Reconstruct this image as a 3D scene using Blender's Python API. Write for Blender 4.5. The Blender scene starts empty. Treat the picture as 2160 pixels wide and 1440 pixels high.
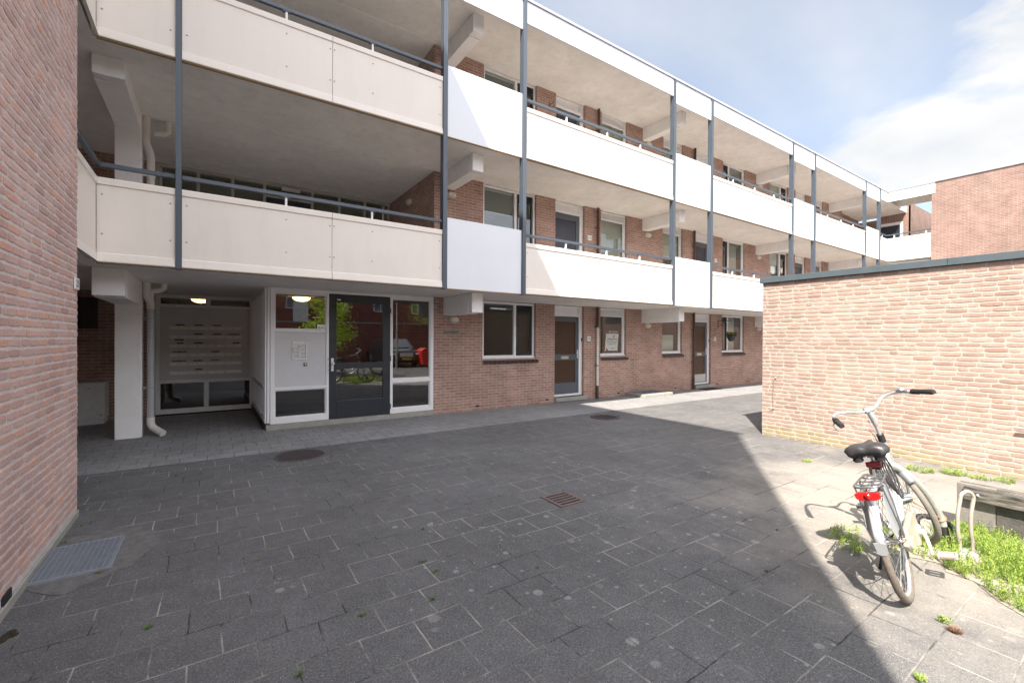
import bpy, bmesh, math, random
from mathutils import Vector, Matrix
random.seed(7)
R=math.radians
S=bpy.context.scene
COL=S.collection
# ---------------------------------------------------------------- camera, sky, sun, exposure
yaw,pit,rol=R(34.1284),R(-.3207),R(.3094)
fw=Vector((math.sin(yaw)*math.cos(pit),math.cos(yaw)*math.cos(pit),math.sin(pit)))
rt=Vector((math.cos(yaw),-math.sin(yaw),0)); up=rt.cross(fw)
r2=rt*math.cos(rol)+up*math.sin(rol); u2=up*math.cos(rol)-rt*math.sin(rol)
cd=bpy.data.cameras.new('camera'); cam=bpy.data.objects.new('camera',cd); COL.objects.link(cam)
cd.sensor_width=36; cd.lens=36*941.06/2160; cd.clip_start=.05; cd.clip_end=2000
M=Matrix.Identity(4)
for i in range(3): M[i][0]=r2[i]; M[i][1]=u2[i]; M[i][2]=-fw[i]; M[i][3]=(0,0,1.6)[i]
cam.matrix_world=M; S.camera=cam
SUN_EL=R(51.5); SUN_AZ=math.atan2(-.815,-.58)   # compass angle from +Y towards +X, points at the sun
sd=Vector((math.sin(SUN_AZ)*math.cos(SUN_EL),math.cos(SUN_AZ)*math.cos(SUN_EL),math.sin(SUN_EL)))
W=bpy.data.worlds.new("World"); S.world=W; W.use_nodes=True
nt=W.node_tree; N=nt.nodes; K=nt.links
bg=N['Background']; bg.inputs[1].default_value=.10
sky=N.new('ShaderNodeTexSky'); sky.sky_type='NISHITA'; sky.sun_disc=False
sky.sun_elevation=SUN_EL; sky.sun_rotation=SUN_AZ; sky.air_density=1.0; sky.dust_density=.7; sky.ozone_density=1.2
tc=N.new('ShaderNodeTexCoord')
sep=N.new('ShaderNodeSeparateXYZ'); K.new(tc.outputs['Generated'],sep.inputs[0])
# clouds live on a flat layer above: project direction on it
zz=N.new('ShaderNodeMath'); zz.operation='MAXIMUM'; zz.inputs[1].default_value=.04; K.new(sep.outputs[2],zz.inputs[0])
dv=N.new('ShaderNodeVectorMath'); dv.operation='DIVIDE'; K.new(tc.outputs['Generated'],dv.inputs[0])
cz=N.new('ShaderNodeCombineXYZ'); 
za=N.new('ShaderNodeMath'); za.operation='ADD'; za.inputs[1].default_value=.25; K.new(zz.outputs[0],za.inputs[0])
for i in (0,1,2): K.new(za.outputs[0],cz.inputs[i])
K.new(cz.outputs[0],dv.inputs[1])
mpw=N.new('ShaderNodeMapping'); K.new(dv.outputs[0],mpw.inputs[0]); mpw.inputs['Location'].default_value=(1.7,4.4,.6)
n1=N.new('ShaderNodeTexNoise'); n1.inputs['Scale'].default_value=1.7; n1.inputs['Detail'].default_value=9; n1.inputs['Roughness'].default_value=.55; n1.inputs['Distortion'].default_value=.25
K.new(mpw.outputs[0],n1.inputs['Vector'])
rp=N.new('ShaderNodeValToRGB'); rp.color_ramp.elements[0].position=.50; rp.color_ramp.elements[1].position=.64
bias=None
dq=N.new('ShaderNodeVectorMath'); dq.operation='SUBTRACT'; K.new(tc.outputs['Generated'],dq.inputs[0]); dq.inputs[1].default_value=(0.9330,0.2141,0.2893)
dm=N.new('ShaderNodeVectorMath'); dm.operation='MULTIPLY'; K.new(dq.outputs[0],dm.inputs[0]); dm.inputs[1].default_value=(1,1,2.2)
dl=N.new('ShaderNodeVectorMath'); dl.operation='LENGTH'; K.new(dm.outputs[0],dl.inputs[0])
mk=N.new('ShaderNodeMapRange'); mk.interpolation_type='SMOOTHSTEP'; mk.inputs[1].default_value=0.3; mk.inputs[2].default_value=0; mk.inputs[3].default_value=0; mk.inputs[4].default_value=0.21; K.new(dl.outputs['Value'],mk.inputs[0])
ba=N.new('ShaderNodeMath'); ba.operation='MAXIMUM'; ba.inputs[1].default_value=-.06; K.new(mk.outputs[0],ba.inputs[0])
if bias is not None: K.new(bias,ba.inputs[1])
bias=ba.outputs[0]
dq=N.new('ShaderNodeVectorMath'); dq.operation='SUBTRACT'; K.new(tc.outputs['Generated'],dq.inputs[0]); dq.inputs[1].default_value=(0.9637,0.0850,0.2533)
dm=N.new('ShaderNodeVectorMath'); dm.operation='MULTIPLY'; K.new(dq.outputs[0],dm.inputs[0]); dm.inputs[1].default_value=(1,1,2.0)
dl=N.new('ShaderNodeVectorMath'); dl.operation='LENGTH'; K.new(dm.outputs[0],dl.inputs[0])
mk=N.new('ShaderNodeMapRange'); mk.interpolation_type='SMOOTHSTEP'; mk.inputs[1].default_value=0.34; mk.inputs[2].default_value=0; mk.inputs[3].default_value=0; mk.inputs[4].default_value=0.21; K.new(dl.outputs['Value'],mk.inputs[0])
ba=N.new('ShaderNodeMath'); ba.operation='MAXIMUM'; ba.inputs[1].default_value=-.06; K.new(mk.outputs[0],ba.inputs[0])
if bias is not None: K.new(bias,ba.inputs[1])
bias=ba.outputs[0]
dq=N.new('ShaderNodeVectorMath'); dq.operation='SUBTRACT'; K.new(tc.outputs['Generated'],dq.inputs[0]); dq.inputs[1].default_value=(0.9080,0.1179,0.4020)
dm=N.new('ShaderNodeVectorMath'); dm.operation='MULTIPLY'; K.new(dq.outputs[0],dm.inputs[0]); dm.inputs[1].default_value=(1,1,1.3)
dl=N.new('ShaderNodeVectorMath'); dl.operation='LENGTH'; K.new(dm.outputs[0],dl.inputs[0])
mk=N.new('ShaderNodeMapRange'); mk.interpolation_type='SMOOTHSTEP'; mk.inputs[1].default_value=0.15; mk.inputs[2].default_value=0; mk.inputs[3].default_value=0; mk.inputs[4].default_value=0.16; K.new(dl.outputs['Value'],mk.inputs[0])
ba=N.new('ShaderNodeMath'); ba.operation='MAXIMUM'; ba.inputs[1].default_value=-.06; K.new(mk.outputs[0],ba.inputs[0])
if bias is not None: K.new(bias,ba.inputs[1])
bias=ba.outputs[0]
nb=N.new('ShaderNodeMath'); nb.operation='ADD'; K.new(n1.outputs[0],nb.inputs[0]); K.new(bias,nb.inputs[1])
K.new(nb.outputs[0],rp.inputs[0])
n3=N.new('ShaderNodeTexNoise'); n3.inputs['Scale'].default_value=.8; n3.inputs['Detail'].default_value=5
mp3=N.new('ShaderNodeMapping'); mp3.inputs['Scale'].default_value=(1,2.6,1); mp3.inputs['Rotation'].default_value=(0,0,.5); K.new(dv.outputs[0],mp3.inputs[0]); K.new(mp3.outputs[0],n3.inputs['Vector'])
rp3=N.new('ShaderNodeValToRGB'); rp3.color_ramp.elements[0].position=.3; rp3.color_ramp.elements[1].position=.75; rp3.color_ramp.elements[1].color=(.55,.55,.55,1)
K.new(n3.outputs[0],rp3.inputs[0])
mxa=N.new('ShaderNodeMath'); mxa.operation='MAXIMUM'; K.new(rp.outputs[0],mxa.inputs[0]); K.new(rp3.outputs[0],mxa.inputs[1])
mulA=N.new('ShaderNodeMath'); mulA.operation='MULTIPLY_ADD'; mulA.inputs[1].default_value=.78; mulA.inputs[2].default_value=.20; K.new(mxa.outputs[0],mulA.inputs[0])
mx=N.new('ShaderNodeMixRGB'); # thicker, brighter cloud added in the unseen sunward half to fill shaded faces
dfill=N.new('ShaderNodeVectorMath'); dfill.operation='DOT_PRODUCT'; K.new(tc.outputs['Generated'],dfill.inputs[0]); dfill.inputs[1].default_value=(-.55,-.78,.30)
wfill=N.new('ShaderNodeMapRange'); wfill.interpolation_type='SMOOTHSTEP'; wfill.inputs[1].default_value=-.15; wfill.inputs[2].default_value=.55; K.new(dfill.outputs['Value'],wfill.inputs[0])
wcov=N.new('ShaderNodeMath'); wcov.operation='MULTIPLY_ADD'; wcov.inputs[1].default_value=.7; wcov.use_clamp=True; K.new(wfill.outputs[0],wcov.inputs[0]); K.new(mulA.outputs[0],wcov.inputs[2])
ccol=N.new('ShaderNodeMixRGB'); ccol.inputs[1].default_value=(3.7,3.65,3.6,1); ccol.inputs[2].default_value=(10.5,10.8,11.6,1); K.new(wfill.outputs[0],ccol.inputs[0])
nb2=N.new('ShaderNodeTexNoise'); nb2.inputs['Scale'].default_value=2.6; nb2.inputs['Detail'].default_value=6; K.new(mpw.outputs[0],nb2.inputs['Vector'])
gb=N.new('ShaderNodeMapRange'); gb.inputs[1].default_value=.35; gb.inputs[2].default_value=.65; gb.inputs[3].default_value=0; gb.inputs[4].default_value=1; K.new(nb2.outputs[0],gb.inputs[0])
cg=N.new('ShaderNodeMixRGB'); cg.inputs[1].default_value=(3.6,3.68,3.8,1); cg.inputs[2].default_value=(4.4,4.35,4.25,1); K.new(gb.outputs[0],cg.inputs[0]); K.new(cg.outputs[0],ccol.inputs[1])
K.new(wcov.outputs[0],mx.inputs[0]); K.new(sky.outputs[0],mx.inputs[1]); K.new(ccol.outputs[0],mx.inputs[2])
K.new(mx.outputs[0],bg.inputs[0])
sl=bpy.data.lights.new('sun','SUN'); sl.energy=5.3; sl.angle=R(.53); sl.color=(1,.915,.80)
so=bpy.data.objects.new('sun',sl); COL.objects.link(so); so.location=(0,0,30); so.rotation_euler=sd.to_track_quat('Z','Y').to_euler()
S.view_settings.view_transform='Standard'; S.view_settings.look='None'; S.view_settings.gamma=1; S.view_settings.use_curve_mapping=False
S.view_settings.exposure=1.30
S.render.engine='CYCLES'
try:
    S.cycles.max_bounces=10; S.cycles.diffuse_bounces=5; S.cycles.transparent_max_bounces=16
except Exception: pass
# ---------------------------------------------------------------- materials
MT={}
def mat(name,c,rough=.6,metal=0,var=.0,vs=8,bump=0,bs=60,spec=.5,coat=0):
    if name in MT: return MT[name]
    m=bpy.data.materials.new(name); m.use_nodes=True; t=m.node_tree; n=t.nodes; k=t.links
    p=n['Principled BSDF']; p.inputs['Roughness'].default_value=rough; p.inputs['Metallic'].default_value=metal
    p.inputs['Specular IOR Level'].default_value=spec; p.inputs['Coat Weight'].default_value=coat
    p.inputs['Base Color'].default_value=(*c,1)
    g=n.new('ShaderNodeNewGeometry')
    if var:
        a=n.new('ShaderNodeTexNoise'); a.inputs['Scale'].default_value=vs; a.inputs['Detail'].default_value=7; a.inputs['Roughness'].default_value=.65; k.new(g.outputs['Position'],a.inputs['Vector'])
        r=n.new('ShaderNodeMapRange'); r.inputs[1].default_value=.3; r.inputs[2].default_value=.7; r.inputs[3].default_value=1-var; r.inputs[4].default_value=1+var*.6; k.new(a.outputs[0],r.inputs[0])
        x=n.new('ShaderNodeVectorMath'); x.operation='SCALE'; x.inputs[0].default_value=c; k.new(r.outputs[0],x.inputs['Scale']); k.new(x.outputs[0],p.inputs['Base Color'])
        r3=n.new('ShaderNodeMapRange'); r3.inputs[1].default_value=.3; r3.inputs[2].default_value=.7; r3.inputs[3].default_value=max(.02,rough-.08); r3.inputs[4].default_value=min(1,rough+.1); k.new(a.outputs[0],r3.inputs[0]); k.new(r3.outputs[0],p.inputs['Roughness'])
    if bump:
        b=n.new('ShaderNodeTexNoise'); b.inputs['Scale'].default_value=bs; b.inputs['Detail'].default_value=5; k.new(g.outputs['Position'],b.inputs['Vector'])
        q=n.new('ShaderNodeBump'); q.inputs['Strength'].default_value=bump; q.inputs['Distance'].default_value=.01; k.new(b.outputs[0],q.inputs['Height']); k.new(q.outputs[0],p.inputs['Normal'])
    MT[name]=m; return m
def streaks(m,amt=.10,col=(.50,.46,.40)):
    t=m.node_tree; n=t.nodes; k=t.links; p=n['Principled BSDF']; g=n.new('ShaderNodeNewGeometry')
    mp=n.new('ShaderNodeMapping'); mp.inputs['Scale'].default_value=(4,4,.6); k.new(g.outputs['Position'],mp.inputs[0])
    a=n.new('ShaderNodeTexNoise'); a.inputs['Scale'].default_value=1.3; a.inputs['Detail'].default_value=7; a.inputs['Roughness'].default_value=.7; k.new(mp.outputs[0],a.inputs['Vector'])
    r=n.new('ShaderNodeMapRange'); r.inputs[1].default_value=.48; r.inputs[2].default_value=.78; r.inputs[3].default_value=0; r.inputs[4].default_value=amt; k.new(a.outputs[0],r.inputs[0])
    x=n.new('ShaderNodeMixRGB'); k.new(r.outputs[0],x.inputs[0]); x.inputs[2].default_value=(*col,1)
    src=[l.from_socket for l in p.inputs['Base Color'].links]
    if src: k.new(src[0],x.inputs[1])
    else: x.inputs[1].default_value=p.inputs['Base Color'].default_value
    k.new(x.outputs[0],p.inputs['Base Color']); return m
def emis(name,c,s):
    m=mat(name,c); p=m.node_tree.nodes['Principled BSDF']; p.inputs['Emission Color'].default_value=(*c,1); p.inputs['Emission Strength'].default_value=s; return m
def glassmat(name,tint=(.9,.93,.92),f0=1.35,rough=0,wave=.0015):
    m=bpy.data.materials.new(name); m.use_nodes=True; t=m.node_tree; n=t.nodes; k=t.links; n.clear()
    o=n.new('ShaderNodeOutputMaterial'); tr=n.new('ShaderNodeBsdfTransparent'); tr.inputs[0].default_value=(*tint,1)
    gl=n.new('ShaderNodeBsdfGlossy'); gl.inputs['Roughness'].default_value=rough; gl.inputs['Color'].default_value=(.95,.97,1,1)
    g=n.new('ShaderNodeNewGeometry'); dt=n.new('ShaderNodeVectorMath'); dt.operation='DOT_PRODUCT'; k.new(g.outputs['True Normal'],dt.inputs[0]); k.new(g.outputs['Incoming'],dt.inputs[1])
    def mth(op,a,b=None,c=None):
        x=n.new('ShaderNodeMath'); x.operation=op; x.use_clamp=(op=='MULTIPLY_ADD')
        for i_,v_ in enumerate((a,b,c)):
            if v_ is None: continue
            if isinstance(v_,(int,float)): x.inputs[i_].default_value=v_
            else: k.new(v_,x.inputs[i_])
        return x.outputs[0]
    c_=mth('SUBTRACT',1.0,mth('ABSOLUTE',dt.outputs['Value'])); fz_=mth('MULTIPLY_ADD',mth('POWER',c_,5.0),.96*f0,.045*f0); w=n.new('ShaderNodeTexNoise'); w.inputs['Scale'].default_value=1.1; w.inputs['Detail'].default_value=1; k.new(g.outputs['Position'],w.inputs['Vector'])
    b=n.new('ShaderNodeBump'); b.inputs['Strength'].default_value=.25; b.inputs['Distance'].default_value=wave*8; k.new(w.outputs[0],b.inputs['Height']); k.new(b.outputs[0],gl.inputs['Normal'])
    mi=n.new('ShaderNodeMixShader'); k.new(fz_,mi.inputs[0]); k.new(tr.outputs[0],mi.inputs[1]); k.new(gl.outputs[0],mi.inputs[2]); k.new(mi.outputs[0],o.inputs[0])
    MT[name]=m; return m
def brickmat(name,c1,c2,cm,bw=.215,bh=.0625,ms=.0055,bump=.6,tone=.25,low=None):
    m=bpy.data.materials.new(name); m.use_nodes=True; t=m.node_tree; n=t.nodes; k=t.links; p=n['Principled BSDF']; p.inputs['Roughness'].default_value=.9
    g=n.new('ShaderNodeNewGeometry'); sp=n.new('ShaderNodeSeparateXYZ'); k.new(g.outputs['Position'],sp.inputs[0]); sn=n.new('ShaderNodeSeparateXYZ'); k.new(g.outputs['True Normal'],sn.inputs[0])
    ab=n.new('ShaderNodeMath'); ab.operation='ABSOLUTE'; k.new(sn.outputs[0],ab.inputs[0])
    gt=n.new('ShaderNodeMath'); gt.operation='GREATER_THAN'; gt.inputs[1].default_value=.5; k.new(ab.outputs[0],gt.inputs[0])
    mixu=n.new('ShaderNodeMix'); k.new(gt.outputs[0],mixu.inputs[0]); k.new(sp.outputs[0],mixu.inputs[2]); k.new(sp.outputs[1],mixu.inputs[3])
    cb=n.new('ShaderNodeCombineXYZ'); k.new(mixu.outputs[0],cb.inputs[0]); k.new(sp.outputs[2],cb.inputs[1])
    # wobble so that joints are not ruler straight
    wn=n.new('ShaderNodeTexNoise'); wn.inputs['Scale'].default_value=9; wn.inputs['Detail'].default_value=3; k.new(g.outputs['Position'],wn.inputs['Vector'])
    ws=n.new('ShaderNodeVectorMath'); ws.operation='SCALE'; ws.inputs['Scale'].default_value=.012; k.new(wn.outputs[1],ws.inputs[0])
    wa=n.new('ShaderNodeVectorMath'); wa.operation='ADD'; k.new(cb.outputs[0],wa.inputs[0]); k.new(ws.outputs[0],wa.inputs[1])
    b=n.new('ShaderNodeTexBrick'); b.offset=.5; b.inputs['Scale'].default_value=1; b.inputs['Brick Width'].default_value=bw; b.inputs['Row Height'].default_value=bh; b.inputs['Mortar Size'].default_value=ms; b.inputs['Mortar Smooth'].default_value=.25
    b.inputs['Color1'].default_value=(*c1,1); b.inputs['Color2'].default_value=(*c2,1); b.inputs['Mortar'].default_value=(*cm,1); b.inputs['Bias'].default_value=-.1
    k.new(wa.outputs[0],b.inputs['Vector'])
    a=n.new('ShaderNodeTexNoise'); a.inputs['Scale'].default_value=1.6; a.inputs['Detail'].default_value=8; a.inputs['Roughness'].default_value=.7; k.new(g.outputs['Position'],a.inputs['Vector'])
    r=n.new('ShaderNodeMapRange'); r.inputs[1].default_value=.3; r.inputs[2].default_value=.7; r.inputs[3].default_value=1-tone; r.inputs[4].default_value=1+tone*.7; k.new(a.outputs[0],r.inputs[0])
    x=n.new('ShaderNodeVectorMath'); x.operation='SCALE'; k.new(b.outputs[0],x.inputs[0]); k.new(r.outputs[0],x.inputs['Scale'])
    f=n.new('ShaderNodeTexNoise'); f.inputs['Scale'].default_value=70; f.inputs['Detail'].default_value=4; k.new(g.outputs['Position'],f.inputs['Vector'])
    r2_=n.new('ShaderNodeMapRange'); r2_.inputs[1].default_value=.3; r2_.inputs[2].default_value=.7; r2_.inputs[3].default_value=.82; r2_.inputs[4].default_value=1.12; k.new(f.outputs[0],r2_.inputs[0])
    x2=n.new('ShaderNodeVectorMath'); x2.operation='SCALE'; k.new(x.outputs[0],x2.inputs[0]); k.new(r2_.outputs[0],x2.inputs['Scale']); k.new(x2.outputs[0],p.inputs['Base Color'])
    h=n.new('ShaderNodeMath'); h.operation='MULTIPLY_ADD'; h.inputs[1].default_value=-1; k.new(b.outputs['Fac'],h.inputs[0])
    fs=n.new('ShaderNodeMath'); fs.operation='MULTIPLY'; fs.inputs[1].default_value=.5; k.new(f.outputs[0],fs.inputs[0]); k.new(fs.outputs[0],h.inputs[2])
    q=n.new('ShaderNodeBump'); q.inputs['Strength'].default_value=bump; q.inputs['Distance'].default_value=.008; k.new(h.outputs[0],q.inputs['Height']); k.new(q.outputs[0],p.inputs['Normal'])
    MT[name]=m; return m
def realbrick(name,cols,moss=None):
    "material for separately modelled bricks: a colour per brick, grain, optional algae near the ground"
    m=bpy.data.materials.new(name); m.use_nodes=True; t=m.node_tree; n=t.nodes; k=t.links; p=n['Principled BSDF']; p.inputs['Roughness'].default_value=.92; p.inputs['Specular IOR Level'].default_value=.25
    g=n.new('ShaderNodeNewGeometry'); r=n.new('ShaderNodeValToRGB'); r.color_ramp.interpolation='LINEAR'
    e=r.color_ramp.elements
    while len(e)<len(cols): e.new(.5)
    for i,c in enumerate(cols): e[i].position=i/(len(cols)-1); e[i].color=(*c,1)
    k.new(g.outputs['Random Per Island'],r.inputs[0])
    a=n.new('ShaderNodeTexNoise'); a.inputs['Scale'].default_value=45; a.inputs['Detail'].default_value=8; a.inputs['Roughness'].default_value=.7; mp=n.new('ShaderNodeMapping'); mp.inputs['Scale'].default_value=(1,1,2.2); k.new(g.outputs['Position'],mp.inputs[0]); k.new(mp.outputs[0],a.inputs['Vector'])
    mr=n.new('ShaderNodeMapRange'); mr.inputs[1].default_value=.3; mr.inputs[2].default_value=.7; mr.inputs[3].default_value=.72; mr.inputs[4].default_value=1.2; k.new(a.outputs[0],mr.inputs[0])
    big=n.new('ShaderNodeTexNoise'); big.inputs['Scale'].default_value=1.3; big.inputs['Detail'].default_value=6; k.new(g.outputs['Position'],big.inputs['Vector'])
    mb=n.new('ShaderNodeMapRange'); mb.inputs[1].default_value=.3; mb.inputs[2].default_value=.7; mb.inputs[3].default_value=.84; mb.inputs[4].default_value=1.12; k.new(big.outputs[0],mb.inputs[0])
    mm=n.new('ShaderNodeMath'); mm.operation='MULTIPLY'; k.new(mr.outputs[0],mm.inputs[0]); k.new(mb.outputs[0],mm.inputs[1])
    x=n.new('ShaderNodeVectorMath'); x.operation='SCALE'; k.new(r.outputs[0],x.inputs[0]); k.new(mm.outputs[0],x.inputs['Scale'])
    out=x.outputs[0]
    # lime bloom: pale film in patches
    bl=n.new('ShaderNodeTexNoise'); bl.inputs['Scale'].default_value=5; bl.inputs['Detail'].default_value=9; bl.inputs['Roughness'].default_value=.75; k.new(g.outputs['Position'],bl.inputs['Vector'])
    bm_=n.new('ShaderNodeMapRange'); bm_.inputs[1].default_value=.5; bm_.inputs[2].default_value=.75; bm_.inputs[3].default_value=0; bm_.inputs[4].default_value=.5; k.new(bl.outputs[0],bm_.inputs[0])
    mxb=n.new('ShaderNodeMixRGB'); k.new(bm_.outputs[0],mxb.inputs[0]); k.new(out,mxb.inputs[1]); mxb.inputs[2].default_value=(.47,.37,.32,1); out=mxb.outputs[0]
    if moss:
        sp=n.new('ShaderNodeSeparateXYZ'); k.new(g.outputs['Position'],sp.inputs[0])
        ad=n.new('ShaderNodeMath'); ad.operation='MULTIPLY_ADD'; ad.inputs[1].default_value=.5; k.new(big.outputs[0],ad.inputs[0]); k.new(sp.outputs[2],ad.inputs[2])
        mo=n.new('ShaderNodeMapRange'); mo.inputs[1].default_value=.46; mo.inputs[2].default_value=.30; mo.inputs[3].default_value=0; mo.inputs[4].default_value=.6; k.new(ad.outputs[0],mo.inputs[0])
        mxc=n.new('ShaderNodeMixRGB'); k.new(mo.outputs[0],mxc.inputs[0]); k.new(out,mxc.inputs[1]); mxc.inputs[2].default_value=(*moss,1); out=mxc.outputs[0]
    k.new(out,p.inputs['Base Color'])
    q=n.new('ShaderNodeBump'); q.inputs['Strength'].default_value=.8; q.inputs['Distance'].default_value=.006; k.new(a.outputs[0],q.inputs['Height']); k.new(q.outputs[0],p.inputs['Normal'])
    MT[name]=m; return m
def pavemat(name,base,joint,w=.30,h=.284,ox=0,oy=0,spots=1.,speck=1.,tonev=.16):
    m=bpy.data.materials.new(name); m.use_nodes=True; t=m.node_tree; n=t.nodes; k=t.links; p=n['Principled BSDF']; p.inputs['Roughness'].default_value=.85; p.inputs['Specular IOR Level'].default_value=.35
    g=n.new('ShaderNodeNewGeometry'); pos=g.outputs['Position']
    mp=n.new('ShaderNodeMapping'); mp.inputs['Location'].default_value=(ox,oy,0); k.new(pos,mp.inputs[0])
    wn=n.new('ShaderNodeTexNoise'); wn.inputs['Scale'].default_value=2.2; wn.inputs['Detail'].default_value=4; k.new(pos,wn.inputs['Vector'])
    ws=n.new('ShaderNodeVectorMath'); ws.operation='SCALE'; ws.inputs['Scale'].default_value=.035; k.new(wn.outputs[1],ws.inputs[0])
    wa=n.new('ShaderNodeVectorMath'); wa.operation='ADD'; k.new(mp.outputs[0],wa.inputs[0]); k.new(ws.outputs[0],wa.inputs[1])
    b=n.new('ShaderNodeTexBrick'); b.offset=.5; b.inputs['Scale'].default_value=1; b.inputs['Brick Width'].default_value=w; b.inputs['Row Height'].default_value=h; b.inputs['Mortar Size'].default_value=.0048; b.inputs['Mortar Smooth'].default_value=.3
    b.inputs['Color1'].default_value=(1-tonev,)*3+(1,); b.inputs['Color2'].default_value=(1+tonev*.8,)*3+(1,); b.inputs['Mortar'].default_value=(1,1,1,1); k.new(wa.outputs[0],b.inputs['Vector'])
    def noise(s,d=6,r=.6):
        a=n.new('ShaderNodeTexNoise'); a.inputs['Scale'].default_value=s; a.inputs['Detail'].default_value=d; a.inputs['Roughness'].default_value=r; k.new(pos,a.inputs['Vector']); return a.outputs[0]
    def mr(i,a,b_,c,d):
        x=n.new('ShaderNodeMapRange'); x.inputs[1].default_value=a; x.inputs[2].default_value=b_; x.inputs[3].default_value=c; x.inputs[4].default_value=d; k.new(i,x.inputs[0]); return x.outputs[0]
    def mul(a,b_):
        x=n.new('ShaderNodeMath'); x.operation='MULTIPLY'; k.new(a,x.inputs[0]); k.new(b_,x.inputs[1]); return x.outputs[0]
    big=mr(noise(.55,7,.65),.3,.7,.80,1.18); med=mr(noise(7,7,.75),.3,.7,.82,1.15); fine=mul(mr(noise(230,2,.5),.3,.7,.55,1.5),mr(noise(75,3,.7),.3,.7,.62,1.42))
    f=mul(mul(big,med),fine)
    x=n.new('ShaderNodeVectorMath'); x.operation='SCALE'; x.inputs[0].default_value=base; k.new(f,x.inputs['Scale'])
    x2=n.new('ShaderNodeVectorMath'); x2.operation='MULTIPLY'; k.new(x.outputs[0],x2.inputs[0]); k.new(b.outputs[0],x2.inputs[1]); col=x2.outputs[0]
    def over(fac,c):
        nonlocal col
        y=n.new('ShaderNodeMixRGB'); k.new(fac,y.inputs[0]); k.new(col,y.inputs[1]); y.inputs[2].default_value=(*c,1); col=y.outputs[0]
    # white grit in the concrete
    v=n.new('ShaderNodeTexVoronoi'); v.inputs['Scale'].default_value=85; k.new(pos,v.inputs['Vector'])
    over(mul(mr(v.outputs['Distance'],.20,.12,0,.95*speck),mr(noise(60,2),.42,.6,0,1)),(.5,.49,.47))
    # lichen spots / old gum, in drifts
    for sc,th,den in ((7.5,.30,.56),(15,.26,.52)):
        v=n.new('ShaderNodeTexVoronoi'); v.inputs['Scale'].default_value=sc; v.inputs['Randomness'].default_value=1
        k.new(pos,v.inputs['Vector'])
        sx=n.new('ShaderNodeSeparateXYZ'); k.new(v.outputs['Color'],sx.inputs[0])
        rad=mr(sx.outputs[0],.0,1.,.07,th)
        sb=n.new('ShaderNodeMath'); sb.operation='SUBTRACT'; k.new(rad,sb.inputs[0]); k.new(v.outputs['Distance'],sb.inputs[1])
        edge=mr(sb.outputs[0],0,.07,0,1)
        keep=mr(sx.outputs[1],.50,.54,0,1); dd=n.new('ShaderNodeVectorMath'); dd.operation='DISTANCE'; k.new(pos,dd.inputs[0]); dd.inputs[1].default_value=(2.75,2.35,0)
        ad=n.new('ShaderNodeMath'); ad.operation='ADD'; k.new(noise(.9,3,.5),ad.inputs[0]); k.new(mr(dd.outputs['Value'],.4,2.4,.16,-.03),ad.inputs[1]); drift=mr(ad.outputs[0],den-.05,den+.05,0,1)
        over(mul(mul(edge,mul(keep,drift)),mr(noise(90,3),.3,.7,.25*spots,.75*spots)),(.36,.355,.34))
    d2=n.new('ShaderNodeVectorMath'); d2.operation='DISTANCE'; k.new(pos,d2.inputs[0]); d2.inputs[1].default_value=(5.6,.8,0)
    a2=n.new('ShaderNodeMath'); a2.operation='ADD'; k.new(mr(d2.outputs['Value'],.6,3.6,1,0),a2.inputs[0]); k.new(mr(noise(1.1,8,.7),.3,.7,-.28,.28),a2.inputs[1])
    over(mul(mr(a2.outputs[0],.25,.85,0,.72),mr(noise(40,5,.7),.3,.7,.6,1)),(.36,.325,.275))  # pale sand round the weeds; its colour also paints the sunlit ground brighter
    over(mul(mr(noise(.33,5,.6),.55,.75,0,.22),mr(noise(25,5,.7),.3,.7,.3,1)),(.26,.245,.22))
    # joints: sand in places, dark gaps elsewhere
    jn=noise(1.4,5,.7)
    jc=n.new('ShaderNodeMixRGB'); k.new(mr(jn,.42,.58,0,1),jc.inputs[0]); jc.inputs[1].default_value=(.035,.034,.036,1); jc.inputs[2].default_value=(*joint,1)
    y=n.new('ShaderNodeMixRGB'); k.new(mul(b.outputs['Fac'],mr(noise(11,4),.3,.6,.45,1)),y.inputs[0]); k.new(col,y.inputs[1]); k.new(jc.outputs[0],y.inputs[2]); col=y.outputs[0]
    k.new(col,p.inputs['Base Color'])
    # height: joints sunk, slight grain
    h=n.new('ShaderNodeMath'); h.operation='MULTIPLY_ADD'; h.inputs[1].default_value=-1; k.new(b.outputs['Fac'],h.inputs[0])
    fs=n.new('ShaderNodeMath'); fs.operation='MULTIPLY'; fs.inputs[1].default_value=.35; k.new(noise(180,3),fs.inputs[0]); k.new(fs.outputs[0],h.inputs[2])
    q=n.new('ShaderNodeBump'); q.inputs['Strength'].default_value=.55; q.inputs['Distance'].default_value=.006; k.new(h.outputs[0],q.inputs['Height'])
    q2=n.new('ShaderNodeBump'); q2.inputs['Strength'].default_value=.35; q2.inputs['Distance'].default_value=.03; k.new(noise(2.5,4),q2.inputs['Height']); k.new(q.outputs[0],q2.inputs['Normal']); k.new(q2.outputs[0],p.inputs['Normal'])
    MT[name]=m; return m
CREAM=mat('cream_panel',(.80,.735,.665),.45,var=.03,vs=2.2)
COOL=mat('cool_white_panel',(.73,.755,.79),.4,var=.025,vs=2)
WHITEP=mat('white_paint',(.78,.775,.76),.5,var=.05,vs=3)
SOFF=mat('soffit_paint',(.86,.83,.79),.8,var=.10,vs=1.5,bump=.25,bs=120)
CONCP=mat('painted_concrete',(.88,.87,.86),.7,var=.06,vs=3,bump=.25,bs=60)
FRAME=mat('white_frame',(.80,.80,.81),.4,var=.04)
POST=mat('dark_steel_paint',(.062,.080,.105),.38,metal=.0,var=.08,vs=6,spec=.6)
ANTH=mat('anthracite_paint',(.024,.030,.040),.35,var=.08)
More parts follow.
